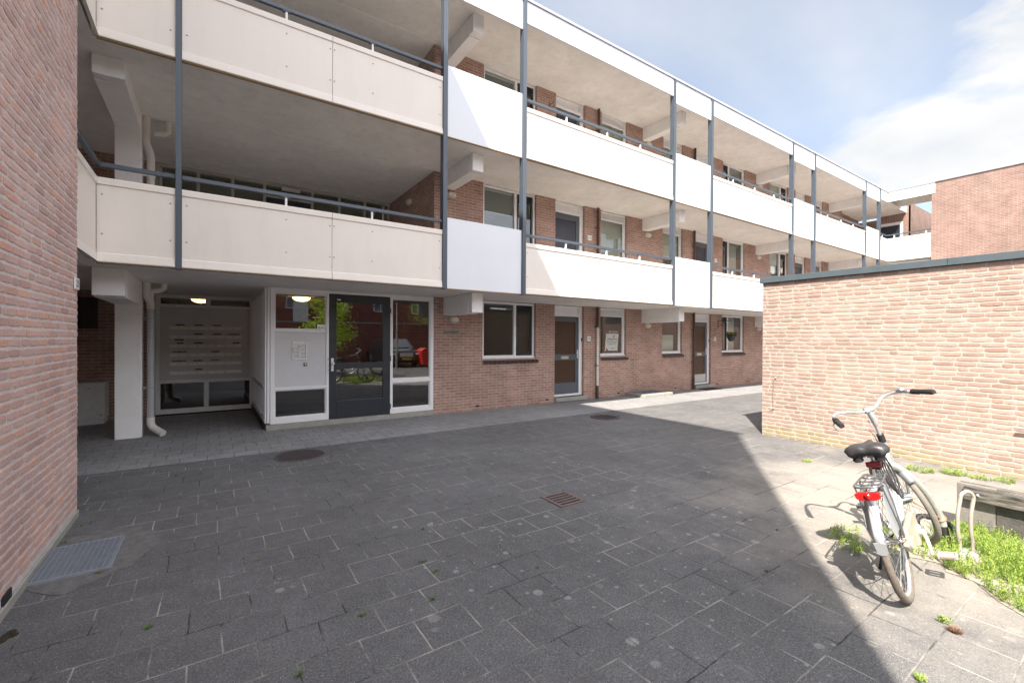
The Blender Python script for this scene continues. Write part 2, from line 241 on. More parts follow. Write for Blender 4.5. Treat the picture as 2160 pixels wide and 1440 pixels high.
FASC=mat('grey_fascia',(.075,.098,.115),.45,var=.08)
DARK=mat('black_plastic',(.015,.015,.016),.5,var=.1)
streaks(CREAM,.14); streaks(COOL,.07,(.5,.5,.5)); streaks(SOFF,.30,(.42,.38,.33)); streaks(CONCP,.12,(.5,.46,.42))
STEEL=mat('galvanised_steel',(.36,.395,.45),.4,metal=.35,var=.15,vs=20)
ALU=mat('brushed_aluminium',(.75,.76,.78),.3,metal=.35,var=.08)
PVC=mat('white_pvc',(.70,.68,.63),.45,var=.08,vs=5)
PVCG=mat('grey_pvc',(.42,.44,.47),.4,var=.08,vs=5)
BRPIPE=mat('brown_pipe',(.075,.042,.034),.5,var=.15)
SILLM=mat('glazed_brown_brick',(.045,.026,.024),.3,var=.25,vs=30,bump=.2)
SILLJ=mat('sill_joint',(.30,.27,.25),.9)
CONC=mat('concrete',(.34,.33,.30),.85,var=.2,vs=6,bump=.5,bs=50)
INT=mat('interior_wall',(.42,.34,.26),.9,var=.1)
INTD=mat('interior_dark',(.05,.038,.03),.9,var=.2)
RUST=mat('cast_iron',(.088,.070,.072),.65,metal=.3,var=.3,vs=25,bump=.3)
GLASS=glassmat('window_glass')
GLASSD=glassmat('entrance_glass',(.50,.51,.50),2.8,wave=.0006)
AMBER=mat('rippled_amber_glass',(.055,.026,.012),.16,var=.3,vs=60,bump=.9,bs=45)
NAVY=mat('dark_ripple_glass',(.03,.034,.05),.12,var=.3,vs=60,bump=.7,bs=45)
BLIND=mat('roller_blind',(.42,.42,.34),.9,var=.05)
LACE=mat('white_curtain',(.66,.66,.58),.9,var=.06,vs=20)
RED=mat('red_reflector',(.42,.012,.012),.18,spec=.8)
BRICKF=brickmat('facade_brick',(.42,.26,.205),(.31,.185,.14),(.56,.49,.45),ms=.005)
BRICKB=brickmat('far_brick',(.27,.165,.135),(.21,.125,.10),(.36,.30,.26),bump=.6,ms=.007)
LBR=realbrick('left_wall_brick',[(.64,.43,.385),(.58,.38,.335),(.67,.47,.42),(.56,.39,.355),(.69,.41,.32),(.61,.44,.41),(.52,.33,.29)])
GBR=realbrick('garage_brick',[(.36,.25,.21),(.40,.285,.24),(.32,.215,.175),(.37,.27,.235),(.41,.31,.27),(.29,.195,.16)],moss=(.30,.27,.13))
MORT=mat('mortar',(.62,.57,.56),.95,var=.12,vs=12,bump=.6,bs=80)
MORTG=mat('pale_mortar',(.42,.375,.335),.95,var=.12,vs=12,bump=.6,bs=80)
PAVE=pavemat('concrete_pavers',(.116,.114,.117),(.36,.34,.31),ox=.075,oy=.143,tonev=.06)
FOOT=pavemat('footpath_pavers',(.232,.230,.234),(.105,.103,.103),oy=.08,spots=.2,speck=.35,tonev=.06)
# ---------------------------------------------------------------- mesh builder
class MB:
    def __init__(s): s.v=[]; s.f=[]; s.m=[]; s.sm=[]
    def add(s,vs,fs,mi=0,smooth=False):
        b=len(s.v); s.v+= [tuple(p) for p in vs]
        for f in fs: s.f.append(tuple(b+i for i in f)); s.m.append(mi); s.sm.append(smooth)
        return s
    def box(s,x0,x1,y0,y1,z0,z1,mi=0):
        if x0>x1:x0,x1=x1,x0
        if y0>y1:y0,y1=y1,y0
        if z0>z1:z0,z1=z1,z0
        return s.add([(x,y,z) for z in (z0,z1) for y in (y0,y1) for x in (x0,x1)],[(0,2,3,1),(4,5,7,6),(0,1,5,4),(2,6,7,3),(0,4,6,2),(1,3,7,5)],mi)
    def bar(s,a,b,w,h,upv=(0,0,1),mi=0):
        a=Vector(a); b=Vector(b); d=(b-a).normalized(); u=Vector(upv); r=d.cross(u)
        if r.length<1e-4: r=d.cross(Vector((1,0,0)))
        r.normalize(); u=r.cross(d).normalized()
        vs=[p+r*i*w/2+u*j*h/2 for p in (a,b) for i,j in ((-1,-1),(1,-1),(1,1),(-1,1))]
        return s.add(vs,[(3,2,1,0),(4,5,6,7),(0,1,5,4),(1,2,6,5),(2,3,7,6),(3,0,4,7)],mi)
    def tube(s,pts,r,n=10,mi=0,closed=False,caps=True):
        P=[Vector(p) for p in pts]; L=len(P); rr=r if hasattr(r,'__len__') else [r]*L
        T=[]
        for i in range(L):
            if closed: d=P[(i+1)%L]-P[i-1]
            else: d=P[min(i+1,L-1)]-P[max(i-1,0)]
            T.append(d.normalized())
        u=T[0].orthogonal().normalized(); vs=[]
        for i in range(L):
            if i: u=(u-T[i]*u.dot(T[i])).normalized()
            w=T[i].cross(u)
            for j in range(n):
                a=2*math.pi*j/n; vs.append(P[i]+(u*math.cos(a)+w*math.sin(a))*rr[i])
        fs=[]
        for i in range(L if closed else L-1):
            k=(i+1)%L
            for j in range(n): fs.append((i*n+j,i*n+(j+1)%n,k*n+(j+1)%n,k*n+j))
        s.add(vs,fs,mi,True)
        if caps and not closed: s.add(vs[:n],[tuple(range(n))[::-1]],mi); s.add(vs[-n:],[tuple(range(n))],mi)
        return s
    def lathe(s,prof,c,axis=(0,0,1),n=20,mi=0,smooth=True):
        ax=Vector(axis).normalized(); u=ax.orthogonal().normalized(); w=ax.cross(u); c=Vector(c); vs=[]
        for r,h in prof:
            for j in range(n):
                a=2*math.pi*j/n; vs.append(c+ax*h+(u*math.cos(a)+w*math.sin(a))*r)
        fs=[(i*n+j,i*n+(j+1)%n,(i+1)*n+(j+1)%n,(i+1)*n+j) for i in range(len(prof)-1) for j in range(n)]
        s.add(vs,fs,mi,smooth)
        if prof[0][0]>1e-4: s.add(vs[:n],[tuple(range(n))[::-1]],mi)
        if prof[-1][0]>1e-4: s.add(vs[-n:],[tuple(range(n))],mi)
        return s
    def prism(s,poly,axis,a,b,mi=0):
        "poly = 2D outline extruded along axis 'x','y' or 'z' from a to b"
        def P(p,t): return {'x':(t,p[0],p[1]),'y':(p[0],t,p[1]),'z':(p[0],p[1],t)}[axis]
        n=len(poly); vs=[P(p,a) for p in poly]+[P(p,b) for p in poly]
        return s.add(vs,[tuple(range(n))[::-1],tuple(range(n,2*n))]+[(i,(i+1)%n,n+(i+1)%n,n+i) for i in range(n)],mi)
    def ell(s,c,rx,ry,rz,n=16,k=10,mi=0,zmin=-1):
        vs=[];
        for i in range(k+1):
            t=math.pi*i/k; 
            for j in range(n):
                a=2*math.pi*j/n; vs.append((c[0]+rx*math.sin(t)*math.cos(a),c[1]+ry*math.sin(t)*math.sin(a),c[2]+rz*max(zmin,math.cos(t))))
        return s.add(vs,[(i*n+j,(i+1)*n+j,(i+1)*n+(j+1)%n,i*n+(j+1)%n) for i in range(k) for j in range(n)],mi,True)
    def xf(s,Mx): s.v=[tuple(Mx@Vector(p)) for p in s.v]; return s
    def build(s,name,mats,parent=None,org=None,bevel=0,fixn=True):
        o0=Vector(parent['_o']) if parent is not None else Vector(org or (0,0,0))
        me=bpy.data.meshes.new(name); me.from_pydata([tuple(Vector(p)-o0) for p in s.v],[],s.f)
        if not isinstance(mats,(list,tuple)): mats=[mats]
        for m in mats: me.materials.append(m)
        me.polygons.foreach_set('material_index',s.m); me.polygons.foreach_set('use_smooth',s.sm)
        if fixn:
            bm=bmesh.new(); bm.from_mesh(me); bmesh.ops.recalc_face_normals(bm,faces=bm.faces); bm.to_mesh(me); bm.free()
        me.update()
        o=bpy.data.objects.new(name,me); COL.objects.link(o); o['_o']=tuple(o0)
        if parent is not None: o.parent=parent
        else: o.location=o0
        if bevel:
            b=o.modifiers.new('bevel','BEVEL'); b.width=bevel; b.segments=2; b.limit_method='ANGLE'
        return o
def tag(o,label=None,cat=None,group=None,kind=None):
    if label: o['label']=label
    if cat: o['category']=cat
    if group: o['group']=group
    if kind: o['kind']=kind
    return o
def thing(name,loc,label,cat,group=None):
    o=bpy.data.objects.new(name,None); COL.objects.link(o); o.location=loc; o['_o']=tuple(loc); o.empty_display_size=.1
    return tag(o,label,cat,group)
def child_empty(name,parent):
    raise NotImplementedError
def textmesh(s,size,depth=.002,align='CENTER'):
    c=bpy.data.curves.new('t','FONT'); c.body=s; c.size=size; c.extrude=depth/2; c.align_x=align; c.align_y='CENTER'; c.resolution_u=3
    o=bpy.data.objects.new('t',c); COL.objects.link(o); bpy.context.view_layer.update()
    me=bpy.data.meshes.new_from_object(o.evaluated_get(bpy.context.evaluated_depsgraph_get()))
    vs=[tuple(v.co) for v in me.vertices]; fs=[tuple(p.vertices) for p in me.polygons]
    bpy.data.objects.remove(o); bpy.data.curves.remove(c); bpy.data.meshes.remove(me)
    return vs,fs
def text_on(mb,s,size,place,mi=0,sx=1,wid=None):
    "place(u,v,w): u right, v up, w out of the surface"
    vs,fs=textmesh(s,size)
    if wid:
        w=max(v[0] for v in vs)-min(v[0] for v in vs); sx=wid/max(w,1e-6)
    mb.add([place(v[0]*sx,v[1],v[2]) for v in vs],fs,mi)
def faceY(x,y,z): return lambda u,v,w: (x+u,y-w,z+v)      # surface facing -Y
def faceXp(x,y,z): return lambda u,v,w: (x+w,y+u,z+v)     # surface facing +X
# ---------------------------------------------------------------- ground
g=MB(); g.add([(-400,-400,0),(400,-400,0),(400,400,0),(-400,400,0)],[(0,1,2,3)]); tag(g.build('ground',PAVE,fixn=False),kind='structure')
f=MB(); f.add([(-8,7.02,.004),(25,7.02,.004),(25,8.72,.004),(-8,8.72,.004)],[(0,1,2,3)]).add([(-8,8.72,.004),(.80,8.72,.004),(.80,11.42,.004),(-8,11.42,.004)],[(0,1,2,3)])
tag(f.build('pavement',FOOT,fixn=False),kind='structure')
YW=8.709; YP=7.062; SO=(2.475,5.125,7.775); FL=(0.,2.65,5.30)
# ================================================================ apartment building
AP=thing('apartment_building',(4,YW,0),'three-storey brick apartment building with cream gallery panels and dark steel posts','building')
# --- brick facade with openings
def wall_y(mb,x0,x1,z0,z1,y0,y1,ops):
    "wall slab along x with rectangular openings (xa,xb,za,zb)"
    xs=sorted({x0,x1}|{o[0] for o in ops}|{o[1] for o in ops}); 
    for a,b in zip(xs,xs[1:]):
        o=[q for q in ops if q[0]<=a+1e-6 and q[1]>=b-1e-6]
        if not o: mb.box(a,b,y0,y1,z0,z1)
        else:
            za,zb=o[0][2],o[0][3]
            if za>z0+.01: mb.box(a,b,y0,y1,z0,za)
            if zb<z1-.01: mb.box(a,b,y0,y1,zb,z1)
WIN=[(5.10,6.60,'A'),(8.81,9.83,'B'),(11.44,12.43,'C'),(14.68,16.11,'D'),(17.90,19.35,'A'),(21.60,22.60,'B')]
DOORS=[(7.20,8.20),(13.07,14.03),(19.97,20.95)]
for fl in range(3):
    w=MB(); z=FL[fl]; top=SO[fl]
    ops=[(a,b,z+1.14,top+1) for a,b,_ in WIN]+[(a,b,z+.12,top+1) for a,b in DOORS]
    z1=top-.003 if fl else top-.003
    wall_y(w,3.905,24.6,z+(.002 if fl else -.05),z1,YW,YW+.22,[(a,b,c,z1) for a,b,c,d in ops])
    w.build('brick_wall',BRICKF,AP)
# recess side wall (faces -X) floors 1,2 ; ground: partition between lobby and flat
for fl in (0,1,2):
    w=MB(); w.box(3.905,4.12,YW+.222,12,FL[fl]+.002,SO[fl]-.003); w.build('brick_wall',BRICKF,AP)
# walls at the back of the passage and of the upper recesses (brick, left of the screen)
w=MB(); w.box(-8,-.90,11.40,11.62,0,SO[0]-.003); w.build('brick_wall',BRICKF,AP)
w=MB(); w.box(-3.5,-3.3,5.52,11.39,0,7.77); w.build('brick_wall',BRICKF,AP)  # unseen side wall, added to block light and darken the passage
for fl in (1,2):
    w=MB(); w.box(-2.05,-.90,11.47,11.7,FL[fl],SO[fl]-.003).box(-8,-3.1,11.47,11.7,FL[fl],SO[fl]-.003); w.build('brick_wall',BRICKF,AP)
# --- slabs
def slab(z0,z1,roof=False):
    s=MB(); s.box(-8,24.70,7.10,14.8,z0,z1); s.box(-6,-1.14,5.52,7.10,z0,z1); s.box(24.70,26.4,7.10,9.5,z0,z1)
    s.build('floor_slab' if not roof else 'roof_slab',SOFF,AP)
slab(SO[0],2.645); slab(SO[1],5.295); slab(SO[2],8.10,True)
# drip grooves / construction seams in the soffits (thin raised line)
for z in SO[1:]:
    s=MB(); s.box(-.9,3.9,8.66,8.672,z-.004,z+.01); s.build('soffit_seam',SOFF,AP)
# interiors
i=MB(); i.box(4.2,24.6,12.0,12.2,0,7.77); i.box(10.6,10.72,8.95,12,0,7.77); i.box(16.9,17.02,8.95,12,0,7.77); i.box(6.8,6.9,9.3,12,0,7.77); i.box(4.12,4.2,8.95,12,0,7.77); i.box(24.5,24.6,8.95,12,0,7.77); i.build('interior_wall',INT,AP)
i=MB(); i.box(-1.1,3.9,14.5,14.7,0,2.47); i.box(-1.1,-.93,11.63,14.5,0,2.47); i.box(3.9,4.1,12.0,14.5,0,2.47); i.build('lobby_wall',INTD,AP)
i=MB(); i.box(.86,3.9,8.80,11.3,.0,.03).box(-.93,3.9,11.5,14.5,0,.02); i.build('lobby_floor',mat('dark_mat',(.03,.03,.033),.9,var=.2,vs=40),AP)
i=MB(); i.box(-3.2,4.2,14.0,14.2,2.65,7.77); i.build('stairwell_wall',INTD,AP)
# stair seen through the entrance
i=MB()
for q in range(9): i.box(1.0+q*.26,1.27+q*.26,12.4,13.4,0,.19*(q+1))
i.build('lobby_stair',mat('terrazzo',(.2,.19,.18),.6,var=.2,vs=30),AP)
# --- windows
def window(x0,x1,z0,z1,kind,fl):
    yf=YW+.06
    fr=MB(); t=.055
    fr.box(x0+.004,x0+t,yf,yf+.07,z0,z1).box(x1-t,x1-.004,yf,yf+.07,z0,z1).box(x0+t,x1-t,yf,yf+.07,z1-t,z1-.003).box(x0+t,x1-t,yf,yf+.07,z0,z0+t)
    fr.box(x0+.006,x1-.006,yf-.035,yf,z0+.002,z0+.03)
    # stepped inner rebate
    fr.box(x0+t,x0+t+.022,yf+.02,yf+.06,z0+t,z1-t).box(x1-t-.022,x1-t,yf+.02,yf+.06,z0+t,z1-t).box(x0+t+.022,x1-t-.022,yf+.02,yf+.06,z0+t,z0+t+.022)
    g0,g1=x0+t,x1-t; mull=None
    if kind=='A': mull=x0+.925
    if kind=='D': mull=x0+.44
    if mull: fr.box(mull-.032,mull+.032,yf-.002,yf+.068,z0+t,z1-t)
    wo=fr.build('window',FRAME,AP,bevel=.003)
    panes=[]
    def casement(a,b):
        c=MB(); q=.05; zl=z1-t-.16
        c.box(a+.008,a+q,yf+.012,yf+.058,z0+t+.01,z1-t-.01).box(b-q,b-.008,yf+.012,yf+.058,z0+t+.01,z1-t-.01).box(a+q,b-q,yf+.012,yf+.058,z0+t+.01,z0+t+q).box(a+q,b-q,yf+.012,yf+.058,z1-t-.03,z1-t-.01).box(a+q,b-q,yf+.012,yf+.058,zl-.03,zl)
        for k in range(5): c.add([(a+q,yf+.006,zl+.008+k*.024),(b-q,yf+.006,zl+.008+k*.024),(b-q,yf+.03,zl+.024+k*.024),(a+q,yf+.03,zl+.024+k*.024),(a+q,yf+.010,zl+.002+k*.024),(b-q,yf+.010,zl+.002+k*.024),(b-q,yf+.034,zl+.018+k*.024),(a+q,yf+.034,zl+.018+k*.024)],[(0,1,2,3),(7,6,5,4),(0,4,5,1),(3,2,6,7)])
        c.box(a+q,b-q,yf+.04,yf+.05,zl,z1-t-.03)
        c.build('casement',ANTH,wo)
        panes.append((a+q,b-q,z0+t+q,zl-.03))
    if kind=='A': panes.append((g0+.022,mull-.032,z0+t+.022,z1-t)); casement(mull+.032,g1)
    elif kind=='D': casement(g0,mull-.032); panes.append((mull+.032,g1-.022,z0+t+.022,z1-t))
    else:
        zl=z1-t-.14; l=MB(); l.box(g0,g1,yf+.005,yf+.055,zl-.035,zl)
        for k in range(5): l.box(g0,g1,yf+.012+.004*(k%2),yf+.045,zl+.008+k*.026,zl+.022+k*.026)
        l.box(g0,g1,yf+.046,yf+.055,zl,z1-t); l.build('vent_louvre',FRAME,wo)
        panes.append((g0+.022,g1-.022,z0+t+.022,zl-.035))
    for a,b,c,d in panes:
        p=MB(); p.box(a,b,yf+.032,yf+.038,c,d); p.build('pane',GLASS,wo)
    s=MB(); n=max(3,int((x1-x0+.06)/.112)); st=(x1-x0+.06)/n
    for k in range(n):
        xa=x0-.0+k*st
        s.prism([(YW-.05,z0-.105),(YW-.05,z0-.055),(YW+.06,z0-.006),(YW+.06,z0-.105)],'x',xa+.005,xa+st-.005)
    s.prism([(YW-.046,z0-.103),(YW-.046,z0-.06),(YW+.05,z0-.014),(YW+.05,z0-.103)],'x',x0+.002,x1+.058,1)
    s.build('window_sill',[SILLM,SILLJ],wo)
    return wo
for fl in range(3):
    for a,b,kd in WIN:
        if fl==0 and a>17: continue
        window(a,b,FL[fl]+1.14+(.03 if a>11 and fl==0 else 0),SO[fl]-.012,kd,fl)
# --- flat doors
def flatdoor(x0,x1,fl,glass):
    z=FL[fl]; top=SO[fl]-.012; yf=YW+.07
    f=MB(); f.box(x0+.003,x0+.035,yf,yf+.09,z+.13,top).box(x1-.115,x1-.003,yf,yf+.09,z+.13,top).box(x0+.035,x1-.115,yf,yf+.09,top-.05,top)
    f.box(x0+.035,x1-.115,yf-.012,yf+.09,z+2.19,z+2.25).box(x0+.035,x1-.115,yf,yf+.09,z+.13,z+.185).box(x0+.035,x1-.14,yf+.03,yf+.06,z+2.25,top-.05).box(x1-.145,x1-.115,yf+.01,yf+.08,z+2.25,top-.05)
    f.box(x1-.12,x1-.10,yf-.012,yf,z+.13,top-.002)
    D=f.build('flat_door',FRAME,AP,bevel=.003)
    a,b=x0+.035,x1-.118; l=MB(); q=.05
    zb,zt=z+.19,z+2.18
    def rails(cuts):
        l.box(a+.004,a+q,yf+.02,yf+.06,zb,zt).box(b-q-.05,b-.004,yf+.02,yf+.06,zb,zt)
        zz=zb
        for c,d in cuts: l.box(a+q,b-q-.05,yf+.02,yf+.06,zz,c); zz=d
        l.box(a+q,b-q-.05,yf+.02,yf+.06,zz,zt)
    cuts=[(z+.47,z+1.06),(z+1.21,z+2.06)] if fl==0 else [(z+.47,z+2.04)]
    rails(cuts); L=l.build('door_leaf',mat('slate_door',(.085,.10,.12),.35,var=.08),D,bevel=.003)
    for c,d in cuts:
        p=MB(); p.box(a+q,b-q-.05,yf+.035,yf+.042,c,d); p.build('glass',glass,L)
    h=MB(); xh=b-.03
    h.box(xh-.018,xh+.018,yf+.008,yf+.02,z+1.1,z+1.32); h.tube([(xh,yf+.01,z+1.24),(xh,yf-.04,z+1.24),(xh-.10,yf-.045,z+1.24)],.009,8); h.build('handle',ALU,L)
    if fl==0:
        h=MB(); h.box(x0+.29,x0+.54,yf+.010,yf+.02,z+1.09,z+1.165).box(x0+.31,x0+.52,yf+.004,yf+.010,z+1.105,z+1.15); h.build('letter_slot',mat('pale_brass',(.6,.55,.42),.35,metal=.6),L)
        s=MB(); s.box(x0,x1+.07,YW-.085,YW+.16,.015,.12); s.build('door_step',CONC,AP,bevel=.01)
        s=MB(); s.box(x1-.045,x1-.02,yf-.022,yf-.012,z+1.55,z+1.63); s.build('bell_push',DARK,D)
    else:
        s=MB(); s.box(x0,x1,YW-.02,YW+.16,z+.002,z+.12); s.build('door_step',CONC,AP)
    return D
for fl in range(3):
    for n_,(a,b) in enumerate(DOORS):
        if fl==0 and n_==2: continue
        flatdoor(a,b,fl,AMBER if fl==0 else NAVY)
# white kick plate of the second ground floor door
k=MB(); k.box(13.16,13.86,YW+.082,YW+.09,.21,.46); k.build('kick_plate',mat('kick_plate_grey',(.45,.44,.42),.5),AP)
# --- steel posts, panels, rails, fascia
PX=[(-.357,-.297),(3.32,3.40),(5.0,5.08),(9.65,9.73),(11.295,11.375),(15.94,16.02),(17.575,17.655),(22.23,22.31),(23.83,23.91)]
for a,b in PX:
    p=MB(); zt=8.13
    p.box(a,b,YP-.035,YP-.020,2.46,zt).box(a+.0,a+.012,YP-.020,YP+.075,2.46,zt).box(b-.012,b,YP-.020,YP+.075,2.46,zt).box(a,b,YP+.075,YP+.088,2.46,zt)
    p.build('steel_post',POST,AP)
SC=mat('screw_zinc',(.45,.42,.36),.4,metal=.6)
def widepanel(x0,x1,zb,seams,screws,mat_=CREAM):
    xs=[x0]+seams+[x1]
    p=MB()
    for a,b in zip(xs,xs[1:]):
        a_=a+(.003 if a!=x0 else 0); b_=b-(.003 if b!=x1 else 0)
        pr=[(YP-.022,zb),(YP-.026,zb+.012),(YP-.012,zb+.105),(YP,zb+.112),(YP,zb+.905),(YP-.016,zb+.915),(YP-.016,zb+.985),(YP-.008,zb+.995),(YP+.05,zb+.995),(YP+.05,zb+.965),(YP+.012,zb+.96),(YP+.012,zb)]
        p.prism(pr,'x',a_,b_)
    o=p.build('balcony_panel',mat_,AP,bevel=.002)
    s=MB()
    for x in screws+[x0+.05,x1-.05]+[q+d for q in seams for d in (-.03,.03)]:
        for h in (.335,.80): s.lathe([(.011,0),(.011,.004),(.006,.008),(.0,.009)],(x,YP,zb+h),(0,-1,0),8)
    s.build('screws',SC,o)
    return o
def narrowpanel(x0,x1,zb,zt):
    p=MB(); p.box(x0,x1,YP,YP+.035,zb,zt); p.build('infill_panel',COOL,AP,bevel=.004)
def rail(x0,x1,z,sts,left=None):
    r=MB(); r.box(x0,x1,YP+.005,YP+.055,z+1.128,z+1.178); o=r.build('handrail',POST,AP,bevel=.004)
    for x in sts:
        s=MB(); s.box(x-.014,x+.014,YP+.015,YP+.045,z+1.0,z+1.116); s.box(x-.05,x+.05,YP+.008,YP+.052,z+1.116,z+1.128,1); s.build('stanchion',[WHITEP,POST],o)
spans=[(PX[0][1]+.003,PX[1][0]-.003,[1.517],[.90,2.12]),(PX[2][1]+.003,PX[3][0]-.003,[7.342],[6.147,8.45]),(PX[4][1]+.003,PX[5][0]-.003,[13.64],[12.45,14.8]),(PX[6][1]+.003,PX[7][0]-.003,[19.94],[18.75,21.1]),]
for lv,zb in ((1,2.478),(2,5.110)):
    for n_,(a,b,se,sc) in enumerate(spans):
        widepanel(a,b,zb,se,sc)
        rail(a,b,zb-.002,sc if n_==0 else sc+se)
    widepanel(-1.100,PX[0][0]-.003,zb,[],[])
    rail(-1.07,PX[0][0]-.003,zb-.002,[])
    widepanel(PX[8][1]+.003,24.79,zb,[],[]); rail(PX[8][1]+.003,24.79,zb-.002,[24.3])
    for n_ in (1,3,5,7): narrowpanel(PX[n_][1]+.003,PX[n_+1][0]-.003,zb+(-.005 if lv==1 else .0),zb+1.225)
    # gallery turning towards the viewer behind the left brick block
    p=MB(); pr=[(-1.074,zb),(-1.082,zb+.012),(-1.098,zb+.105),(-1.10,zb+.112),(-1.10,zb+.905),(-1.086,zb+.915),(-1.086,zb+.985),(-1.10,zb+.995),(-1.15,zb+.995),(-1.15,zb+.965),(-1.112,zb+.96),(-1.112,zb)]
    p.prism(pr,'y',5.52,YP-.028); p.build('balcony_panel',CREAM,AP,bevel=.002)
    r=MB(); r.box(-1.12,-1.07,5.52,YP+.004,zb+1.126,zb+1.176); r.build('handrail',POST,AP,bevel=.004)
# fascia at the roof
fz=8.145
for n_,(a,b,_,_) in enumerate([(-1.10,PX[0][0]-.003,0,0)]+spans+[(PX[8][1]+.003,24.79,0,0)]):
    p=MB(); m_=(a+b)/2
    if b-a>3: p.box(a,m_-.003,YP-.012,YP+.03,7.725,fz).box(m_+.003,b,YP-.012,YP+.03,7.725,fz)
    else: p.box(a,b,YP-.012,YP+.03,7.725,fz)
    o=p.build('roof_fascia',COOL,AP,bevel=.003)
    s=MB()
    k=a+.3
    while k<b-.1: s.lathe([(.009,0),(.009,.004),(0,.007)],(k,YP-.012,7.78),(0,-1,0),6); k+=.58
    s.build('screws',SC,o)
for n_ in (1,3,5,7):
    p=MB(); p.box(PX[n_][1]+.003,PX[n_+1][0]-.003,YP-.008,YP+.03,7.575,fz); p.build('roof_fascia',COOL,AP,bevel=.003)
e=MB(); e.box(-8,24.80,YP-.035,YP+.1,fz,fz+.022); e.box(-8,24.80,YP-.03,YP+.2,fz+.022,fz+.055,1); e.build('roof_edge',[mat('roof_trim',(.33,.33,.35),.4,metal=.4),mat('weathered_zinc',(.6,.6,.57),.7,var=.3,vs=30)],AP)
# slab edge timber under panels
for zb in (2.478,5.110):
    s=MB(); s.box(-1.1,24.7,YP-.004,YP+.034,zb-.016,zb-.003); s.build('edge_batten',mat('ochre_timber',(.30,.20,.09),.8,var=.2),AP)
# --- cantilever beams
for x in (4.125,10.49,16.86,23.18):
    for fl in range(3):
        b=MB(); z1=SO[fl]-.002; zb=(2.09,4.79,7.42)[fl]
        b.box(x,x+.24,7.62,YW+.01,zb,z1); b.box(x+.002,x+.238,7.45,7.605,zb+.012,z1); b.box(x+.02,x+.22,7.605,7.62,zb+.03,z1)
        b.build('cantilever_beam',CONCP,AP,bevel=.006)
# left column with brackets
for fl in range(3):
    b=MB(); z1=SO[fl]-.002; zb=(2.106,4.87,7.42)[fl]
    b.box(-1.22,-.915,9.17,9.42,FL[fl]+(0 if fl else -.05),z1); b.box(-.915,-.895,9.20,9.40,FL[fl],z1)
    b.build('column',CONCP,AP,bevel=.006)
    b=MB(); b.box(-1.22,-.90,7.68,9.168,zb,z1); b.box(-1.218,-.902,7.53,7.665,zb+.014,z1); b.box(-1.20,-.92,7.665,7.68,zb+.03,z1)
    b.build('cantilever_beam',CONCP,AP,bevel=.006)
# --- entrance screen (flush with the facade)
EN=MB(); y0,y1=YW-.005,YW+.09
def fr(x0,x1,z0,z1,yy0=None,yy1=None,mi=0): EN.box(x0,x1,yy0 or y0,yy1 or y1,z0,z1,mi)
zt=SO[0]-.004
fr(.785,.815,.12,zt,YW+.03,YW+.12); fr(.820,.862,.12,zt,YW+.01,YW+.12); fr(.866,.932,.10,zt); fr(1.775,1.822,.10,zt); fr(2.975,3.018,.10,zt); fr(3.83,3.903,.10,zt)
fr(.932,1.775,2.385,zt-.0); fr(1.822,2.975,2.42,zt); fr(3.018,3.83,2.39,zt)
fr(.932,1.775,1.70,1.748); fr(.932,1.775,.682,.735); fr(.932,1.775,.10,.20); fr(3.018,3.83,.713,.782); fr(3.018,3.83,.10,.195)
for a,b,c,d in ((.932,1.775,1.748,2.385),(.932,1.775,.20,.682),(3.018,3.83,.782,2.39),(3.018,3.83,.195,.713)):
    for xx in (a,b-.018): EN.box(xx,xx+.018,y0+.025,y1-.01,c,d)
    EN.box(a+.018,b-.018,y0+.025,y1-.01,c,c+.018); EN.box(a+.018,b-.018,y0+.025,y1-.01,d-.018,d)
ENO=EN.build('entrance_screen',FRAME,AP,bevel=.003)
for a,b,c,d in ((.95,1.757,1.766,2.367),(.95,1.757,.218,.664),(3.036,3.812,.80,2.372),(3.036,3.812,.213,.695)):
    p=MB(); p.box(a,b,YW+.04,YW+.047,c,d); p.build('pane',GLASSD,ENO)
p=MB(); p.box(.934,1.773,YW+.012,YW+.03,.737,1.698); p.build('solid_panel',mat('grey_white_panel',(.60,.60,.62),.45,var=.04),ENO,bevel=.002)
th=MB(); th.box(.80,3.905,YW-.06,YW+.16,.004,.095); th.build('threshold',CONC,AP,bevel=.006)
D=MB(); zb=.10
D.box(1.828,1.958,YW-.0,YW+.05,zb,2.415).box(2.828,2.970,YW,YW+.05,zb,2.415).box(1.958,2.828,YW,YW+.05,zb,.428).box(1.958,2.828,YW,YW+.05,1.023,1.136).box(1.958,2.828,YW,YW+.05,2.264,2.415)
DO=D.build('entrance_door',ANTH,AP,bevel=.004)
for c,d in ((.428,1.023),(1.136,2.264)):
    p=MB(); p.box(1.958,2.828,YW+.02,YW+.027,c,d); p.build('pane',GLASSD,DO)
h=MB(); h.box(1.858,1.905,YW-.012,YW,.985,1.225); h.build('lock_plate',ALU,DO,bevel=.003)
h=MB(); h.lathe([(.012,0),(.012,.03),(.026,.038),(.03,.055),(.024,.072),(0,.078)],(1.882,YW-.012,1.13),(0,-1,0),16); h.build('door_knob',ALU,DO)
h=MB(); h.box(1.80,1.820,YW-.014,YW-.006,.94,1.26); h.build('strike_strip',ALU,DO)
for z in (.25,1.2,2.15):
    h=MB(); h.tube([(2.982,YW-.008,z-.05),(2.982,YW-.008,z+.05)],.009,8); h.build('hinge',DARK,DO)
h=MB(); h.box(1.965,2.03,YW-.003,YW,2.30,2.325); h.build('door_tag',WHITEP,DO)
